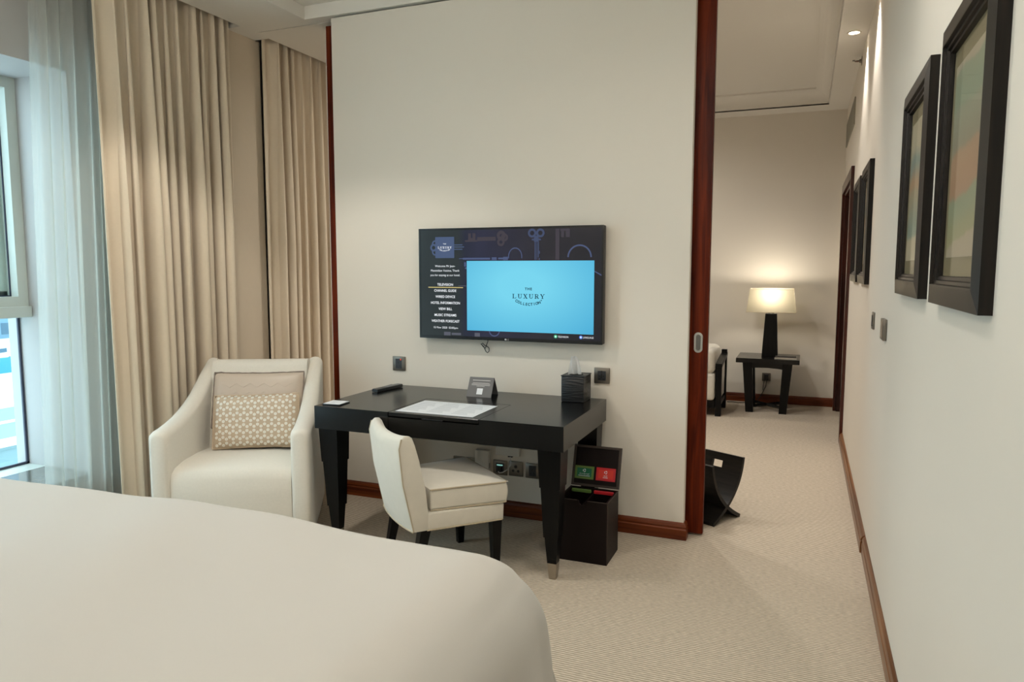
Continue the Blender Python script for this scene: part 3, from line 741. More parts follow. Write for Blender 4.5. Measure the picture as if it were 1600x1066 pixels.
def slab_word(x0, x1, z0, z1):
    """LUXURY in wide slab-serif capitals"""
    H = 1.0; T, t, s = .20, .09, .09; polys = []; cell = 1.42; X = 0
    def S(cx, z, w_=.46): return rect(cx-w_/2, cx+w_/2, z-(s/2 if z else 0)-(s/2 if z else 0), z+(s if not z else 0))
    for ch in 'LUXURY':
        P = []
        if ch == 'L': P = [rect(.20,.20+T,0,1), rect(.06,1.0,0,s), rect(.06,.56,1-s,1), rect(1.0-t,1.0,0,.34)]
        if ch == 'U':
            P = [rect(.14,.14+T,.36,1), rect(.86,.86+t,.36,1), rect(0,.46,1-s,1), rect(.70,1.12,1-s,1)]
            P += [[(.545+.405*math.cos(a), .36+.36*math.sin(a)), (.545+.405*math.cos(c), .36+.36*math.sin(c)), (.56+.27*math.cos(c), .36+.25*math.sin(c)), (.56+.27*math.cos(a), .36+.25*math.sin(a))] for a, c in [(PI+PI*k/10, PI+PI*(k+1)/10) for k in range(10)]]
        if ch == 'X': P = [stroke((.18,1),(.88,0),T), stroke((.88,1),(.18,0),t), rect(0,.42,1-s,1), rect(.66,1.06,1-s,1), rect(0,.40,0,s), rect(.64,1.08,0,s)]
        if ch == 'R':
            P = [rect(.16,.16+T,0,1), rect(.02,.54,0,s), rect(.02,.62,1-s,1), rect(.3,.62,.46,.46+s), stroke((.55,.5),(.94,.02),T), rect(.84,1.08,0,s)]
            P += [[(.62+.30*math.cos(a), .73+.27*math.sin(a)), (.62+.30*math.cos(c), .73+.27*math.sin(c)), (.62+.13*math.cos(c), .73+.18*math.sin(c)), (.62+.13*math.cos(a), .73+.18*math.sin(a))] for a, c in [(-PI/2+PI*k/8, -PI/2+PI*(k+1)/8) for k in range(8)]]
        if ch == 'Y': P = [stroke((.16,1),(.55,.42),T), stroke((.95,1),(.55,.42),t), rect(.45,.65,0,.46), rect(.30,.80,0,s), rect(0,.40,1-s,1), rect(.76,1.12,1-s,1)]
        polys += [[(X+a, c) for a, c in p] for p in P]; X += cell
    W = X - cell + 1.12
    return [[(x0+(x1-x0)*a/W, z0+(z1-z0)*c) for a, c in p] for p in polys]
def arc_text(body, cx, cz, r, span, size, m, parent, y=-.0062):
    n = len(body)
    for i, ch in enumerate(body):
        me = text_mesh(ch, size, bold=size*.03)
        if not me.vertices: continue
        a = -PI/2 - span/2 + span*i/(n-1)
        rot = a + PI/2; ox_, oz_ = cx + r*math.cos(a), cz + r*math.sin(a)
        for v in me.vertices:
            px, pz = v.co.x, v.co.y
            v.co = Vector((ox_ + px*math.cos(rot) - pz*math.sin(rot), y, oz_ + px*math.sin(rot) + pz*math.cos(rot)))
        put('emblem_letter', me, m, parent)
flat('emblem_word', slab_word(.035, .228, -.077, -.052), S_NAVY, y=-.0056, parent=scr)
text('THE', .132, -.0235, .042, S_NAVY, scr, 'emblem_word', height=.0145, spacing=1.25, bold=.0006)
arc_text('COLLECTION\u00b0', .136, .052, .162, math.radians(55), .021, S_NAVY, scr)
flat('badge_word', slab_word(-.430, -.341, .203, .215), S_WHITE, y=-.0046, parent=scr)
text('THE', -.386, .230, .019, S_WHITE, scr, 'badge_word', height=.006, spacing=1.25, bold=.0005, y=-.0048)
arc_text('COLLECTION', -.386, .262, .072, math.radians(50), .0095, S_WHITE, scr, y=-.0048)
flat('menu_button', [circ(.292,-.283,.0095)], S_GRN, y=-.0042); flat('menu_button', [circ(.292,-.283,.0045)], S_WHITE, y=-.0048)
flat('menu_button', [circ(.436,-.282,.0095)], S_BDOT, y=-.0042); flat('menu_button', [circ(.436,-.282,.0045)], S_WHITE, y=-.0048)
text('TELEVISION', .335, -.2835, .060, S_WHITE, scr, 'menu_lettering', y=-.0045, height=.010); text('LANGUAGE', .478, -.2825, .058, S_WHITE, scr, 'menu_lettering', y=-.0045, height=.010)
LGM = mat('pale bezel print', srgb(196,196,198), .5, noise=((50,50,50), .02))
flat('bezel_logo', [circ(-.006,-.3105,.0052)], LGM, y=-.0042, parent=TV); text('LG', .0075, -.3105, .013, LGM, TV, 'bezel_logo', y=-.0048)
o = MB().tube([(-1.69,3.80,1.06),(-1.69,3.82,1.03),(-1.708,3.822,.988),(-1.722,3.825,.996),(-1.734,3.825,1.011),(-1.727,3.825,1.017),(-1.712,3.825,1.004),(-1.696,3.822,1.000),(-1.684,3.822,.990),(-1.684,3.822,.972),(-1.694,3.822,.962),(-1.704,3.822,.970),(-1.716,3.822,.995),(-1.736,3.822,1.013)], .0024, 6).build('dangling_cable', BLACKPL, smooth=True)
tag(o, 'thin black cable looping below the television', 'cable')

# ================================================================== sockets and wall plates
def plate(name, label, cat, x, z, w_=.088, h_=.088, y=YT, t=.011, m=BRONZE, insert=(.044,.062), kind='uk', group=None):
    e = thing(name, label, cat, (x, y, z), 0, group)
    MB().box((-w_/2,-t,-h_/2),(w_/2,0,h_/2)).build('plate', m, e, bevel=.0035)
    if insert: MB().box((-insert[0]/2,-t-.002,-insert[1]/2),(insert[0]/2,-t+.001,insert[1]/2)).build('insert', SOCKDARK, e, bevel=.001, seg=1)
    hol = []
    if kind == 'uk': hol = [(0,.008,.004,.006),(-.011,-.014,.004,.004),(.011,-.014,.004,.004)]
    if kind == 'multi': hol = [(0,.022,.005,.005),(0,.0,.004,.014),(-.011,-.002,.004,.004),(.011,-.002,.004,.004),(-.012,-.018,.006,.004),(.012,-.018,.006,.004)]
    for hx, hz, a, c in hol: MB().box((hx-a,-t-.0028,hz-c),(hx+a,-t-.0015,hz+c)).build('pin_hole', BLACKPL, e)
    if kind == 'round':
        for hx, hz, r in ((0,.013,.0095),(-.016,-.012,.008),(.016,-.012,.008)): MB().lathe([(.0005,-t-.0015),(r,-t-.0015),(r,-t+.001),(.0005,-t+.001)], (hx,0,hz), 16, 'y').build('pin_hole', BLACKPL, e)
    return e
REDL = emit('red indicator', (1,.08,.04,1), .8)
s = plate('wall_socket', 'grey wall socket left of the television above the remote', 'socket', -2.293, .868, group='wall sockets')
MB().box((.012,-.0145,.022),(.018,-.013,.030)).build('indicator', REDL, s)
plate('wall_socket', 'grey multi-pin wall socket right of the tissue box', 'socket', -1.014, .865, insert=(.046,.052), kind='multi', group='wall sockets')
plate('double_socket', 'wide grey socket plate low on the wall behind the desk chair seat', 'socket', -1.852, .283, w_=.147, kind='uk', insert=(.12,.06), group='wall sockets')
s = plate('network_socket', 'grey network socket with a plug below the desk, beside the white box', 'socket', -1.620, .285, insert=(.05,.058), kind=None, group='wall sockets')
MB().box((-.012,-.028,-.018),(.012,-.012,.012)).build('plug', BLACKPL, s, bevel=.002, seg=1)
MB().box((-.018,-.0145,.014),(.018,-.0125,.020)).build('port_light', emit('pale green port light', (.35,.75,.65,1), .6), s)
plate('round_pin_socket', 'grey three round pin socket under the desk', 'socket', -1.520, .288, insert=None, kind='round', group='wall sockets')
plate('wall_socket', 'grey socket under the desk nearest the front right desk leg', 'socket', -1.416, .287, kind='uk', group='wall sockets')
rt = thing('network_box', 'tall white plastic box fixed to the wall under the desk', 'router', (-1.727, YT, .25), 0)
MB().box((-.045,-.035,0),(.045,0,.134)).build('case', WHITEPL, rt, bevel=.004)
MB().box((.0452,-.025,.03),(.0462,-.018,.06)).build('label_strip', CARD, rt)
ap = thing('access_panel', 'flat white device hanging below the desk above the sockets', 'device', (-1.566, YT, .365), 0)
MB().box((-.075,-.028,0),(.072,0,.085)).build('case', WHITEPL, ap, bevel=.003)
MB().box((.0,-.022,-.008),(.028,-.008,.001)).build('connector', BLACKPL, ap)
o = MB().tube([(-1.550,3.82,.360),(-1.545,3.815,.340),(-1.548,3.81,.31),(-1.565,3.805,.285),(-1.590,3.803,.268),(-1.612,3.805,.262),(-1.622,3.808,.268)], .0028, 6).build('network_cable', mat('grey white cable', srgb(196,196,194), .5, noise=((40,40,40), .03)), smooth=True)
tag(o, 'thin white cable from the white device to the network socket', 'cable')

# ================================================================== recycling bin
BN = thing('recycling_bin', 'dark brown leatherette bin with open lid beside the desk', 'bin', (-.975, 3.457, 0))
bw, bd, bh, t_ = .1265, .112, .313, .010
b = MB()
b.box((-bw,-bd,0),(bw,bd,.012)); b.box((-bw,bd-t_,.012),(bw,bd,bh)); b.box((-bw,-bd,.012),(-bw+t_,bd-t_,bh)); b.box((bw-t_,-bd,.012),(bw,bd-t_,bh))
fr_ = [(-bw+t_,.012),(bw-t_,.012),(bw-t_,bh),(.028,bh)]
for k in range(7): fr_.append((.019*math.cos(PI*k/6), bh-.004-.022*math.sin(PI*k/6)))
fr_ += [(-.028,bh),(-bw+t_,bh)]
b.prism(fr_, 'y', -bd, -bd+t_)
b.build('body', BINL, BN)
sm = MB()
for x in (-bw, bw): sm.tube([(x,-bd,.004),(x,-bd,bh)], .002, 5); sm.tube([(x,-bd,bh),(x,bd,bh)], .002, 5)
for x0, x1 in ((-bw,-.028),(.028,bw)): sm.tube([(x0,-bd,bh),(x1,-bd,bh)], .002, 5)
sm.build('stitched_edge', SEAM, BN, smooth=True)
# inner liners with coloured rims
GRN = mat('green plastic', srgb(96,126,58), .45, noise=((50,50,50), .05)); RED = mat('red plastic', srgb(196,34,44), .4, noise=((50,50,50), .05))
for nm, x0, x1, m in (('liner_tab', -bw+.012, -.004, GRN), ('liner_tab', .004, bw-.012, RED)):
    MB().box((x0+.004,bd-.045,.296),(x1-.004,bd-.030,.312)).build(nm, m, BN, bevel=.002, seg=1)
MB().box((-.003,-bd+t_,.02),(.003,bd-t_,.29)).build('divider', BINL, BN)
# lid, leaning back
la = math.radians(17)
def LP(x, h, d): return (x, bd + .004 + h*math.sin(la) - d*math.cos(la), bh + .004 + h*math.cos(la) + d*math.sin(la))
def lidbox(x0, x1, h0, h1, d0, d1): return MB().loft([[LP(x0,h0,d),LP(x1,h0,d),LP(x1,h1,d),LP(x0,h1,d)] for d in (d0,d1)])
lid = lidbox(-bw, bw, 0, .212, -.012, 0).build('lid', BINL, BN)
lr = MB()
for a in (lidbox(-bw,bw,.0,.012,0,.008), lidbox(-bw,bw,.20,.212,0,.008), lidbox(-bw,-bw+.012,.012,.20,0,.008), lidbox(bw-.012,bw,.012,.20,0,.008)): lr.add(a.v, a.f)
lr.build('lid_rim', SEAM, lid)
def plaque(xc, m_rim, m_in, words, arabic):
    o = lidbox(xc-.051, xc+.051, .036, .103, 0, .004)
    o.build('plaque_frame', m_rim, lid)
    lidbox(xc-.039, xc+.039, .047, .092, .004, .0048).build('plaque', m_in, lid)
    WH = PAPER
    for k in range(3):
        mm = MB()
        for i in range(5):
            a, c = 2*PI*k/3+.25+i*.30, 2*PI*k/3+.25+(i+1)*.30
            mm.loft([[LP(xc+.0085*math.cos(a), .0795+.0085*math.sin(a), d), LP(xc+.0085*math.cos(c), .0795+.0085*math.sin(c), d), LP(xc+.0045*math.cos(c), .0795+.0045*math.sin(c), d), LP(xc+.0045*math.cos(a), .0795+.0045*math.sin(a), d)] for d in (.0048,.0053)])
        mm.build('recycling_arrow', WH, lid)
    for body, hc, w_, hh_ in ((words, .0525, .062 if len(words) > 8 else .026, .0052), (arabic, .0625, .056 if len(words) > 8 else .018, .0075)):
        me = text_mesh(body, .01, bold=.0003)
        if not me.vertices: continue
        xs = [v.co.x for v in me.vertices]; ys = [v.co.y for v in me.vertices]
        for v in me.vertices:
            v.co = Vector(LP(xc + (v.co.x-(max(xs)+min(xs))/2)*w_/(max(xs)-min(xs)), hc + (v.co.y-(max(ys)+min(ys))/2)*hh_/(max(ys)-min(ys)), .0054))
        put('plaque_lettering', me, WH, lid)
plaque(-.062, GRN, mat('deep green print', srgb(0,98,66), .4, noise=((30,30,30), .03)), 'CANS & PLASTICS', '\u0639\u0644\u0628 \u0648\u0628\u0644\u0627\u0633\u062a\u064a\u0643')
plaque(.053, RED, mat('bright red print', srgb(214,52,40), .4, noise=((30,30,30), .03)), 'PAPER', '\u0648\u0631\u0642')

# ================================================================== pictures on the right wall
PR = [(0,0),(0,.025),(.046,.0315),(.050,.0315),(.052,.0225),(.060,.0225),(.062,.0155),(.070,.0155),(.072,.006),(.072,0)]
MOUNT = mat('khaki mount board', srgb(134,120,92), .8, noise=((60,60,60), .04))
PGLASS = glass_mat('picture glass', (.97,.98,.97,1), .10)
def art_mat(name, bands, sc):
    pale = srgb(176,166,146); bands = [(q, tuple(.62*a + .38*b_ for a, b_ in zip(c, pale))) for q, c in bands]
    m = mat(name, (.5,.5,.5,1), .6); nt = m.node_tree; p = nt.nodes['Principled BSDF']; L = nt.links.new
    tc = nt.nodes.new('ShaderNodeTexCoord'); sp = nt.nodes.new('ShaderNodeSeparateXYZ'); L(tc.outputs['Object'], sp.inputs[0])
    nz = nt.nodes.new('ShaderNodeTexNoise'); nz.inputs['Scale'].default_value = sc; nz.inputs['Detail'].default_value = 4; L(tc.outputs['Object'], nz.inputs[0])
    a = nt.nodes.new('ShaderNodeMath'); a.operation = 'MULTIPLY_ADD'; a.inputs[1].default_value = .10; L(nz.outputs[0], a.inputs[0]); L(sp.outputs[2], a.inputs[2])
    a2 = nt.nodes.new('ShaderNodeMath'); a2.operation = 'MULTIPLY_ADD'; a2.inputs[1].default_value = .05; L(sp.outputs[1], a2.inputs[0]); L(a.outputs[0], a2.inputs[2])
    mr = nt.nodes.new('ShaderNodeMapRange'); mr.inputs[1].default_value = .12; mr.inputs[2].default_value = .66; L(a2.outputs[0], mr.inputs[0])
    rp = nt.nodes.new('ShaderNodeValToRGB'); r = rp.color_ramp; r.interpolation = 'EASE'
    r.elements[0].position = 0; r.elements[0].color = bands[0][1]; r.elements[1].position = 1; r.elements[1].color = bands[-1][1]
    for q, c in bands[1:-1]: e = r.elements.new(q); e.color = c
    L(mr.outputs[0], rp.inputs[0]); L(rp.outputs[0], p.inputs['Base Color']); return m
ARTS = [art_mat('abstract print one', [(0, srgb(186,164,140)),(.16, srgb(186,164,140)),(.18, srgb(150,146,96)),(.34, srgb(132,150,120)),(.37, srgb(176,118,82)),(.52, srgb(186,134,100)),(.56, srgb(140,133,114)),(.72, srgb(150,152,132)),(.76, srgb(128,150,126)),(.90, srgb(134,150,124)),(.93, srgb(190,170,148)),(1, srgb(190,170,148))], 4),
        art_mat('abstract print two', [(0, srgb(206,188,160)),(.22, srgb(206,188,160)),(.25, srgb(120,150,140)),(.5, srgb(170,150,120)),(.55, srgb(190,140,100)),(.7, srgb(110,140,140)),(.8, srgb(206,188,160)),(1, srgb(206,188,160))], 5)]
def picture(y0, y1, z0, z1, label, art, xw):
    e = thing('framed_picture', label, 'picture', (xw, (y0+y1)/2, z0), 0, 'dark framed pictures on the right wall')
    W, H = y1-y0, z1-z0
    cor = [(-W/2,0,1,1),(W/2,0,-1,1),(W/2,H,-1,-1),(-W/2,H,1,-1)]
    for k in range(4):
        secs = []
        for c in (cor[k], cor[(k+1) % 4]): secs.append([(-h, c[0]+c[2]*d, c[1]+c[3]*d) for d, h in PR])
        MB().loft(secs).build('frame_bar', DARKFRAME, e)
    i = .071
    MB().box((-.0045,-W/2+i,i),(-.002,W/2-i,H-i)).build('mount_board', MOUNT, e)
    j = .105
    MB().box((-.0056,-W/2+j,j+.012),(-.0045,W/2-j,H-j-.012)).build('artwork', art, e)
    MB().box((-.0085,-W/2+i,i),(-.0075,W/2-i,H-i)).build('glass', PGLASS, e)
    return e
picture(1.626, 2.238, 1.36, 2.06, 'dark framed abstract print nearest the camera on the right wall', ARTS[0], XW)
picture(2.443, 3.035, 1.36, 2.06, 'dark framed abstract print, second nearest on the right wall', ARTS[1], XW)
picture(4.56, 5.15, 1.36, 2.06, 'dark framed picture on the corridor wall, the nearer of the far pair', ARTS[1], XW)
picture(5.36, 5.95, 1.36, 2.06, 'dark framed picture on the corridor wall beside the red door frame', ARTS[0], XW)

# thermostat, switch, vent, sprinkler
t = thing('thermostat', 'grey metal wall control plate below the near pictures on the right wall', 'thermostat', (XW, 3.545, 1.185), 0)
MB().box((-.016,-.062,-.046),(0,.062,.046)).build('case', BRONZE, t, bevel=.003)
MB().box((-.0175,-.045,-.034),(-.0155,.045,.034)).build('face', NICKEL, t)
t = thing('light_switch', 'slim grey switch plate just past the doorway on the right wall', 'switch', (XW, 4.12, 1.185), 0)
MB().box((-.009,-.043,-.043),(0,.043,.043)).build('plate', BRONZE, t, bevel=.002)
MB().box((-.012,-.018,-.028),(-.008,.018,.028)).build('rocker', SOCKDARK, t)
t = thing('air_grille', 'pale slatted air grille high on the corridor wall above the door', 'vent', (XW, 7.45, 2.66), 0)
VENT = mat('grille grey', srgb(150,146,132), .6, noise=((30,30,30), .02)); VB = mat('grille dark back', srgb(70,68,62), .8, noise=((30,30,30), .05))
MB().box((-.003,-.62,0),(0,.62,.2)).build('backing', VB, t)
for a in (((-.010,-.64,-.012),(0,.64,.0)), ((-.010,-.64,.2),(0,.64,.212)), ((-.010,-.64,0),(0,-.62,.2)), ((-.010,.62,0),(0,.64,.2))): MB().box(*a).build('frame_bar', VENT, t)
for k in range(10): MB().box((-.009,-.62,.006+k*.0195),(-.003,.62,.016+k*.0195)).build('slat', VENT, t)
t = thing('sprinkler', 'small brass side wall sprinkler near the ceiling of the corridor', 'sprinkler', (XW, 6.22, 3.008), 0)
MB().lathe([(.001,0),(.034,0),(.034,-.003),(.014,-.006),(.012,-.02),(.001,-.02)], axis='x', n=20).build('escutcheon', BRONZE, t, smooth=True)
for s_ in (-1, 1): MB().tube([(-.018,s_*.010,0),(-.030,s_*.016,0),(-.042,s_*.012,0),(-.050,0,0)], .0035, 6).build('yoke_arm', BRONZE, t, smooth=True)
MB().box((-.066,-.016,.004),(-.048,.016,.008)).build('deflector', BRONZE, t); MB().tube([(-.018,0,0),(-.050,0,0)], .004, 8).build('bulb', mat('red glass bulb', srgb(150,90,70), .2, noise=((30,30,30), .05)), t)

# ================================================================== downlights
TRIMW = mat('white downlight ring', srgb(214,206,190), .5, noise=((30,30,30), .02))
DLEM = emit('lit downlight lens', (1.0, .86, .66, 1), 14)
def downlight(x, y, z, label, power, cone, blend, r=.046, soft=.03, color=WARM, group='recessed ceiling downlights'):
    e = thing('downlight', label, 'downlight', (x, y, z), 0, group)
    MB().lathe([(r*.74,-.001),(r*.74,-.003),(r*.9,-.005),(r,-.003),(r,0),(r*.74,0)], n=32).build('ring', TRIMW, e, smooth=True)
    MB().lathe([(.001,-.0012),(r*.73,-.0012),(r*.73,0),(.001,0)], n=32).build('lens', DLEM, e)
    ld = bpy.data.lights.new('downlight_beam', 'SPOT'); ld.energy = power; ld.color = color; ld.spot_size = math.radians(cone); ld.spot_blend = blend; ld.shadow_soft_size = soft
    lo = bpy.data.objects.new('downlight_beam', ld); COL.objects.link(lo); lo.parent = e; lo.location = (0, 0, -.012)
    return e
downlight(.247, 5.64, ZC, 'lit round downlight in the corridor ceiling close to the right wall', WALL_DOWNLIGHT, 84, .8)
downlight(.247, 4.75, ZC, 'round downlight in the corridor ceiling just past the doorway', WALL_DOWNLIGHT, 84, .8)
downlight(.235, 2.35, ZC, 'round downlight in the bedroom ceiling above the near pictures', WALL_DOWNLIGHT*.5, 130, .9)
for i, x0 in enumerate((-2.40, -.55)):
    for j, y in enumerate((.5, 2.35)):  # pillow-end pair is added out of view as fill
        x = -.12 if (i, j) == (1, 0) else x0
        downlight(x, y, ZC, 'round downlight in the bedroom ceiling, %s row, %s' % (('window side', 'corridor side')[i], ('added as fill above the pillows', 'above the bed foot')[j]), ROOM_DOWNLIGHT*((.3, 1.0), (2.6, 1.6))[j][i], (116, 168)[i], (.3, 1)[i], soft=.10)
for i, (x, y) in enumerate(((-1.9, 5.0), (-1.9, 6.9), (-1.25, 5.6))):  # hidden lamps added to lift the living room's ambient light
    downlight(x, y, ZTOP, 'unseen downlight added as fill in the living room ceiling tray, %s' % ('near the doorway', 'near the far sofa', 'in the middle')[i], LIVING_FILL, 168, 1, color=LIVING_WHITE)

# unseen drum pendant added as fill light: opaque base, lit sides, open top
PN = thing('fill_pendant', 'unseen drum pendant added as fill light above the pillow end of the bed', 'pendant', (-1.7, .10, ZC))
PSH = emit('fill pendant glow', (1.0, .945, .87, 1), FILL_PENDANT)
MB().lathe([(.38,-.62),(.38,-.34)], n=40).build('drum_shade', PSH, PN, smooth=True)
MB().lathe([(.001,-.625),(.383,-.625),(.383,-.618),(.001,-.618)], n=40).build('base_plate', TRIMW, PN)
MB().lathe([(.001,-.02),(.06,-.02),(.06,0),(.001,0)], n=24).build('ceiling_rose', TRIMW, PN)
MB().tube([(0,0,-.02),(0,0,-.62)], .006, 8).build('rod', STEEL, PN)

# ================================================================== living room things
MR = thing('magazine_rack', 'black wooden crossed-board magazine rack standing behind the door post', 'magazine rack', (-.426, 4.094, 0), math.radians(-28.1))
RACKW = wood('black rack wood', srgb(12,11,11), srgb(30,26,22), (3, 50, 50), .4)
def curved(pts, x0, x1, th):
    secs = []
    for i, p in enumerate(pts):
        p = Vector(p); q = Vector(pts[min(i+1, len(pts)-1)]) - Vector(pts[max(i-1, 0)]); n = Vector((-q.y, q.x)).normalized()*th/2
        a, c = p+n, p-n
        secs.append([(x0, a.x, a.y), (x1, a.x, a.y), (x1, c.x, c.y), (x0, c.x, c.y)])
    return MB().loft(secs)
def bez(p0, p1, p2, p3, t):
    return tuple((1-t)**3*a + 3*(1-t)**2*t*b_ + 3*(1-t)*t*t*c + t**3*d for a, b_, c, d in zip(p0, p1, p2, p3))
CA = [bez((.0,.009), (.13,.07), (.265,.17), (.285,.352), k/24) for k in range(25)]
CB = [(.262-y*.98, z) for y, z in CA]
def board(pts, hole):
    m = MB()
    if not hole:
        c = curved(pts, -.36, 0, .02); m.add(c.v, c.f); return m
    for sub, x0, x1 in ((pts[:21], -.36, 0), (pts[20:23], -.36, -.200), (pts[20:23], -.130, 0), (pts[22:], -.36, 0)):
        c = curved(sub, x0, x1, .02); m.add(c.v, c.f)
    return m
board(CA, True).build('curved_board', RACKW, MR); board(CB, False).build('curved_board', RACKW, MR)

TBL = thing('side_table', 'black wooden side table with inward leaning legs at the far wall', 'side table', (-.32, 7.85, 0))
def T(lo, hi, name, **k): return MB().box(lo, hi).build(name, BLACKWOOD, TBL, **k)
T((-.30,-.26,.505),(.30,.26,.552), 'table_top', bevel=.003, seg=1)
arch = [(-.21,.505),(-.21,.44),(-.12,.452),(0,.456),(.12,.448),(.21,.43),(.21,.505)]
for y0, y1 in ((-.20,-.17),(.17,.20)): MB().prism(arch, 'y', y0, y1).build('apron', BLACKWOOD, TBL)
for sx in (-1, 1):
    for sy in (-1, 1):
        MB().loft([[(sx*c-w_, sy*.175-.05, z), (sx*c+w_, sy*.175-.05, z), (sx*c+w_, sy*.175+.05, z), (sx*c-w_, sy*.175+.05, z)] for z, c, w_ in ((0,.158,.036),(.505,.19,.046))]).build('leg', BLACKWOOD2, TBL)
for a in (((-.14,-.14),(.14,.14)), ((-.14,.14),(.14,-.14))):
    MB().tube([(a[0][0],a[0][1],.05),(a[1][0],a[1][1],.05)], .016, 4).build('stretcher', BLACKWOOD2, TBL)

LM = thing('table_lamp', 'lit table lamp with oblong cream shade and tapering black base', 'lamp', (-.310, 7.90, .552))
MB().loft([[(-a,-a*.9,z),(a,-a*.9,z),(a,a*.9,z),(-a,a*.9,z)] for z, a in ((0,.078),(.437,.0555))]).build('base', BLACKWOOD2, LM, bevel=.002, seg=1)
MB().tube([(0,0,.437),(0,0,.56)], .006, 8).build('stem', STEEL, LM)
MB().lathe([(.001,.437),(.03,.437),(.03,.444),(.001,.444)], n=20).build('collar', STEEL, LM)
SHADE = cloth_through('cream lampshade cloth', srgb(168,161,142), 0.0, .62)
sh = []
for z, a, c in ((.456,.236,.15),(.690,.208,.13)): sh.append([(-a,-c,z),(a,-c,z),(a,c,z),(-a,c,z)])
MB().loft(sh, cap=False).build('shade', SHADE, LM, fix=True)
RIMM = mat('shade rim tape', srgb(214,204,180), .7, noise=((30,30,30), .03))
for z, a, c in ((.456,.236,.15),(.690,.208,.13)):
    MB().tube([(-a,-c,z),(a,-c,z),(a,c,z),(-a,c,z),(-a,-c,z)], .003, 6).build('shade_rim', RIMM, LM)
MB().lathe([(.001,.555),(.018,.558),(.026,.58),(.022,.606),(.001,.616)], n=16).build('bulb', emit('lit bulb', (1,.86,.66,1), 5), LM, smooth=True)
pl = bpy.data.lights.new('lamp_glow', 'POINT'); pl.energy = LAMP_POWER; pl.color = (1,.90,.74); pl.shadow_soft_size = .045
plo = bpy.data.objects.new('lamp_glow', pl); COL.objects.link(plo); plo.parent = LM; plo.location = (0,0,.63)

tr = thing('leather_tray', 'flat dark tray with silver rim beside the lamp on the side table', 'tray', (-.150, 7.70, .552))
MB().box((-.10,-.085,0),(.10,.085,.012)).build('base', BINL, tr)
for a in (((-.104,-.089,0),(.104,-.083,.018)), ((-.104,.083,0),(.104,.089,.018)), ((-.104,-.083,0),(-.098,.083,.018)), ((.098,-.083,0),(.104,.083,.018))): MB().box(*a).build('rim', STEEL, tr)
s = plate('wall_socket', 'grey wall socket with black plug under the side table', 'socket', -.350, .282, y=YF, insert=(.05,.06), kind=None)
MB().box((-.02,-.05,-.03),(.02,-.011,.028)).build('plug', BLACKPL, s, bevel=.006)
o = MB().tube([(-.345,8.20,.255),(-.350,8.19,.19),(-.385,8.15,.11),(-.43,8.12,.03),(-.48,8.10,.006),(-.56,8.12,.006),(-.62,8.09,.006),(-.68,8.12,.006),(-.74,8.10,.006)], .004, 6).build('lamp_cord', BLACKPL, smooth=True)
tag(o, 'black lamp cord trailing from the plug across the carpet behind the side table', 'cord')
o = MB().tube([(-.366,8.20,.262),(-.376,8.20,.20),(-.380,8.20,.14),(-.345,8.19,.30),(-.335,8.17,.40),(-.325,8.13,.52)][:3], .0035, 6).build('plug_lead', BLACKPL, smooth=True)
tag(o, 'short black lead hanging beside the lamp cord under the side table', 'cord')

SF = thing('open_arm_sofa', 'cream sofa end with black open wooden arm at the far wall', 'sofa', (-1.45, 7.55, 0))
# right end of the sofa shows past the door post
def FR(lo, hi, name='frame_rail'): return MB().box(lo, hi).build(name, BLACKWOOD2, SF, bevel=.003, seg=1)
for sx in (-1, 1):
    xx = .70*sx
    FR((xx-.028,-.28,0),(xx+.028,-.23,.50), 'front_leg'); FR((xx-.028,.20,.0),(xx+.028,.25,.615), 'rear_leg')
    MB().loft([[(xx-.032,y,z-.036),(xx+.032,y,z-.036),(xx+.032,y,z),(xx-.032,y,z)] for y, z in ((-.285,.522),(.25,.585))]).build('arm_rail', BLACKWOOD2, SF, bevel=.003, seg=1)
    MB().box((xx-.010,-.23,.16),(xx+.010,.20,.50)).build('side_panel', UPH, SF, bevel=.006)
FR((-.67,-.27,.08),(.67,-.23,.16)); FR((-.67,.20,.08),(.67,.24,.16)); FR((-.72,-.25,.10),(.72,.22,.14), 'side_rail')
MB().box((-.665,-.32,.16),(.665,.20,.43)).build('seat', UPH, SF, bevel=.03, seg=3)
MB().box((-.665,-.33,.42),(.665,.22,.675)).build('back_cushion', UPH, SF, bevel=.06, seg=4)

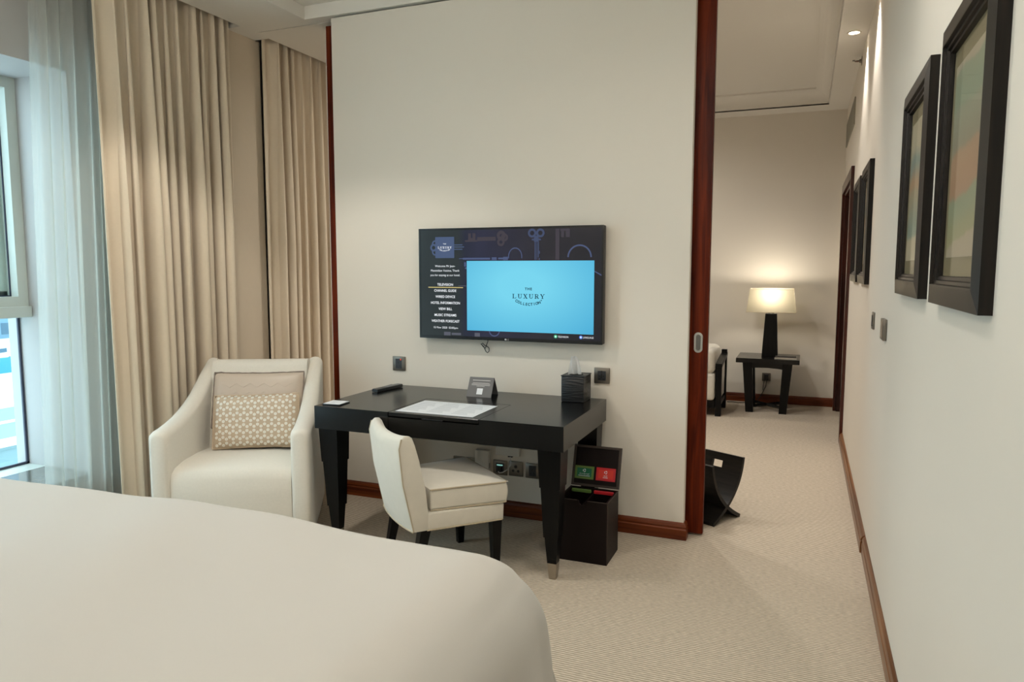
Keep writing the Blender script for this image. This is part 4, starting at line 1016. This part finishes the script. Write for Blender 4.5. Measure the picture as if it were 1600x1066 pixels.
# ================================================================== outside the window
BLG = mat('pale concrete', srgb(190,200,206), .8, noise=((.2,.2,.2), .05)); BLT = mat('blue grey facade', srgb(96,128,148), .5, noise=((.3,.3,.3), .12)); TEAL = mat('teal hoarding', srgb(40,130,168), .6, noise=((.4,.4,.4), .08))
ROOF = mat('grey green roof', srgb(112,136,140), .8, noise=((.5,.5,.5), .12)); WHT = mat('white render', srgb(226,228,228), .7, noise=((.2,.2,.2), .02)); GLZ = mat('dark facade glass', srgb(60,92,112), .15, noise=((.5,.5,.5), .15))
STREET = mat('pale paved ground', srgb(206,206,200), .9, noise=((.05,.05,.05), .05))
o = MB().box((-420,-160,-12.4),(-22,300,-12)).build('ground', STREET); o['kind'] = 'structure'
def tower(name, label, cx, cy, w_, d_, z1, m, nw, nz, z0=-12):
    e = thing(name, label, 'building', (cx, cy, z0))
    MB().box((-w_/2,-d_/2,0),(w_/2,d_/2,z1-z0)).build('walls', m, e)
    me = MB().box((-.02,-d_/nw*.36,0),(.06,d_/nw*.36,(z1-z0)/nz*.6)).mesh('window'); me.materials.append(GLZ)
    for i in range(nw):
        for j in range(nz):
            put('window', me, None, e, (w_/2, -d_/2+d_*(i+.5)/nw, (z1-z0)*(j+.22)/nz))
    MB().box((-w_/2-.15,-d_/2-.15,z1-z0),(w_/2+.15,d_/2+.15,z1-z0+.5)).build('parapet', WHT, e)
    return e
tower('glass_tower', 'tall blue grey tower seen through the left edge of the window', -150, 91, 16, 12, 46, BLT, 4, 16)
tower('pale_block', 'pale concrete block beside the tower outside the window', -190, 124, 14, 12, 6, BLG, 4, 6)
tower('pale_block', 'low white block to the right of the tower outside the window', -170, 120, 10, 12, -3, WHT, 4, 3)
e = thing('hoarding', 'long teal site hoarding outside the window', 'fence', (-95, 63, -12))
for k in range(12): MB().box((-.1,-36+6*k,0),(.1,-30.1+6*k,2.0)).build('panel', TEAL, e)
for k in range(5):
    e = thing('parked_van', '%s white van in the row behind the teal hoarding outside' % ('leftmost', 'second', 'middle', 'fourth', 'rightmost')[k], 'van', (-106-3*(k % 2), 56+5.5*k, -12), .3, 'vans behind the hoarding')
    MB().prism([(-2.4,.5),(2.4,.5),(2.4,1.3),(1.7,1.5),(1.2,2.4),(-2.4,2.4)], 'x', -1, 1).build('body', WHT, e)
    MB().box((-1.02,-2.0,1.5),(1.02,1.2,2.1)).build('windows', GLZ, e)
    for sx in (-.9, .9):
        for sy in (-1.6, 1.6): MB().lathe([(.01,-.12),(.42,-.12),(.42,.12),(.01,.12)], (sx, sy, .42), 14, 'x').build('wheel', BLACKPL, e)
e = thing('podium_building', 'low grey roofed building with white edges just below the window', 'building', (-36, 22, -12))
MB().box((-4,-30,0),(4,22,5.6)).build('walls', ROOF, e); MB().box((-4.1,-30.1,5.6),(4.1,22.1,5.9)).build('roof', ROOF, e)
MB().box((3.9,-30.2,5.75),(4.25,22.2,6.05)).build('parapet', WHT, e); MB().box((-4.25,-30.2,5.75),(-3.9,22.2,6.05)).build('parapet', WHT, e)
MB().box((-.1,-30,5.9),(.1,22,6.0)).build('roof_joint', WHT, e)
for k in range(20): MB().box((4.0,-29.4+2.6*k,3.0),(4.06,-28.2+2.6*k,5.0)).build('window', WHT if k % 2 else GLZ, e)
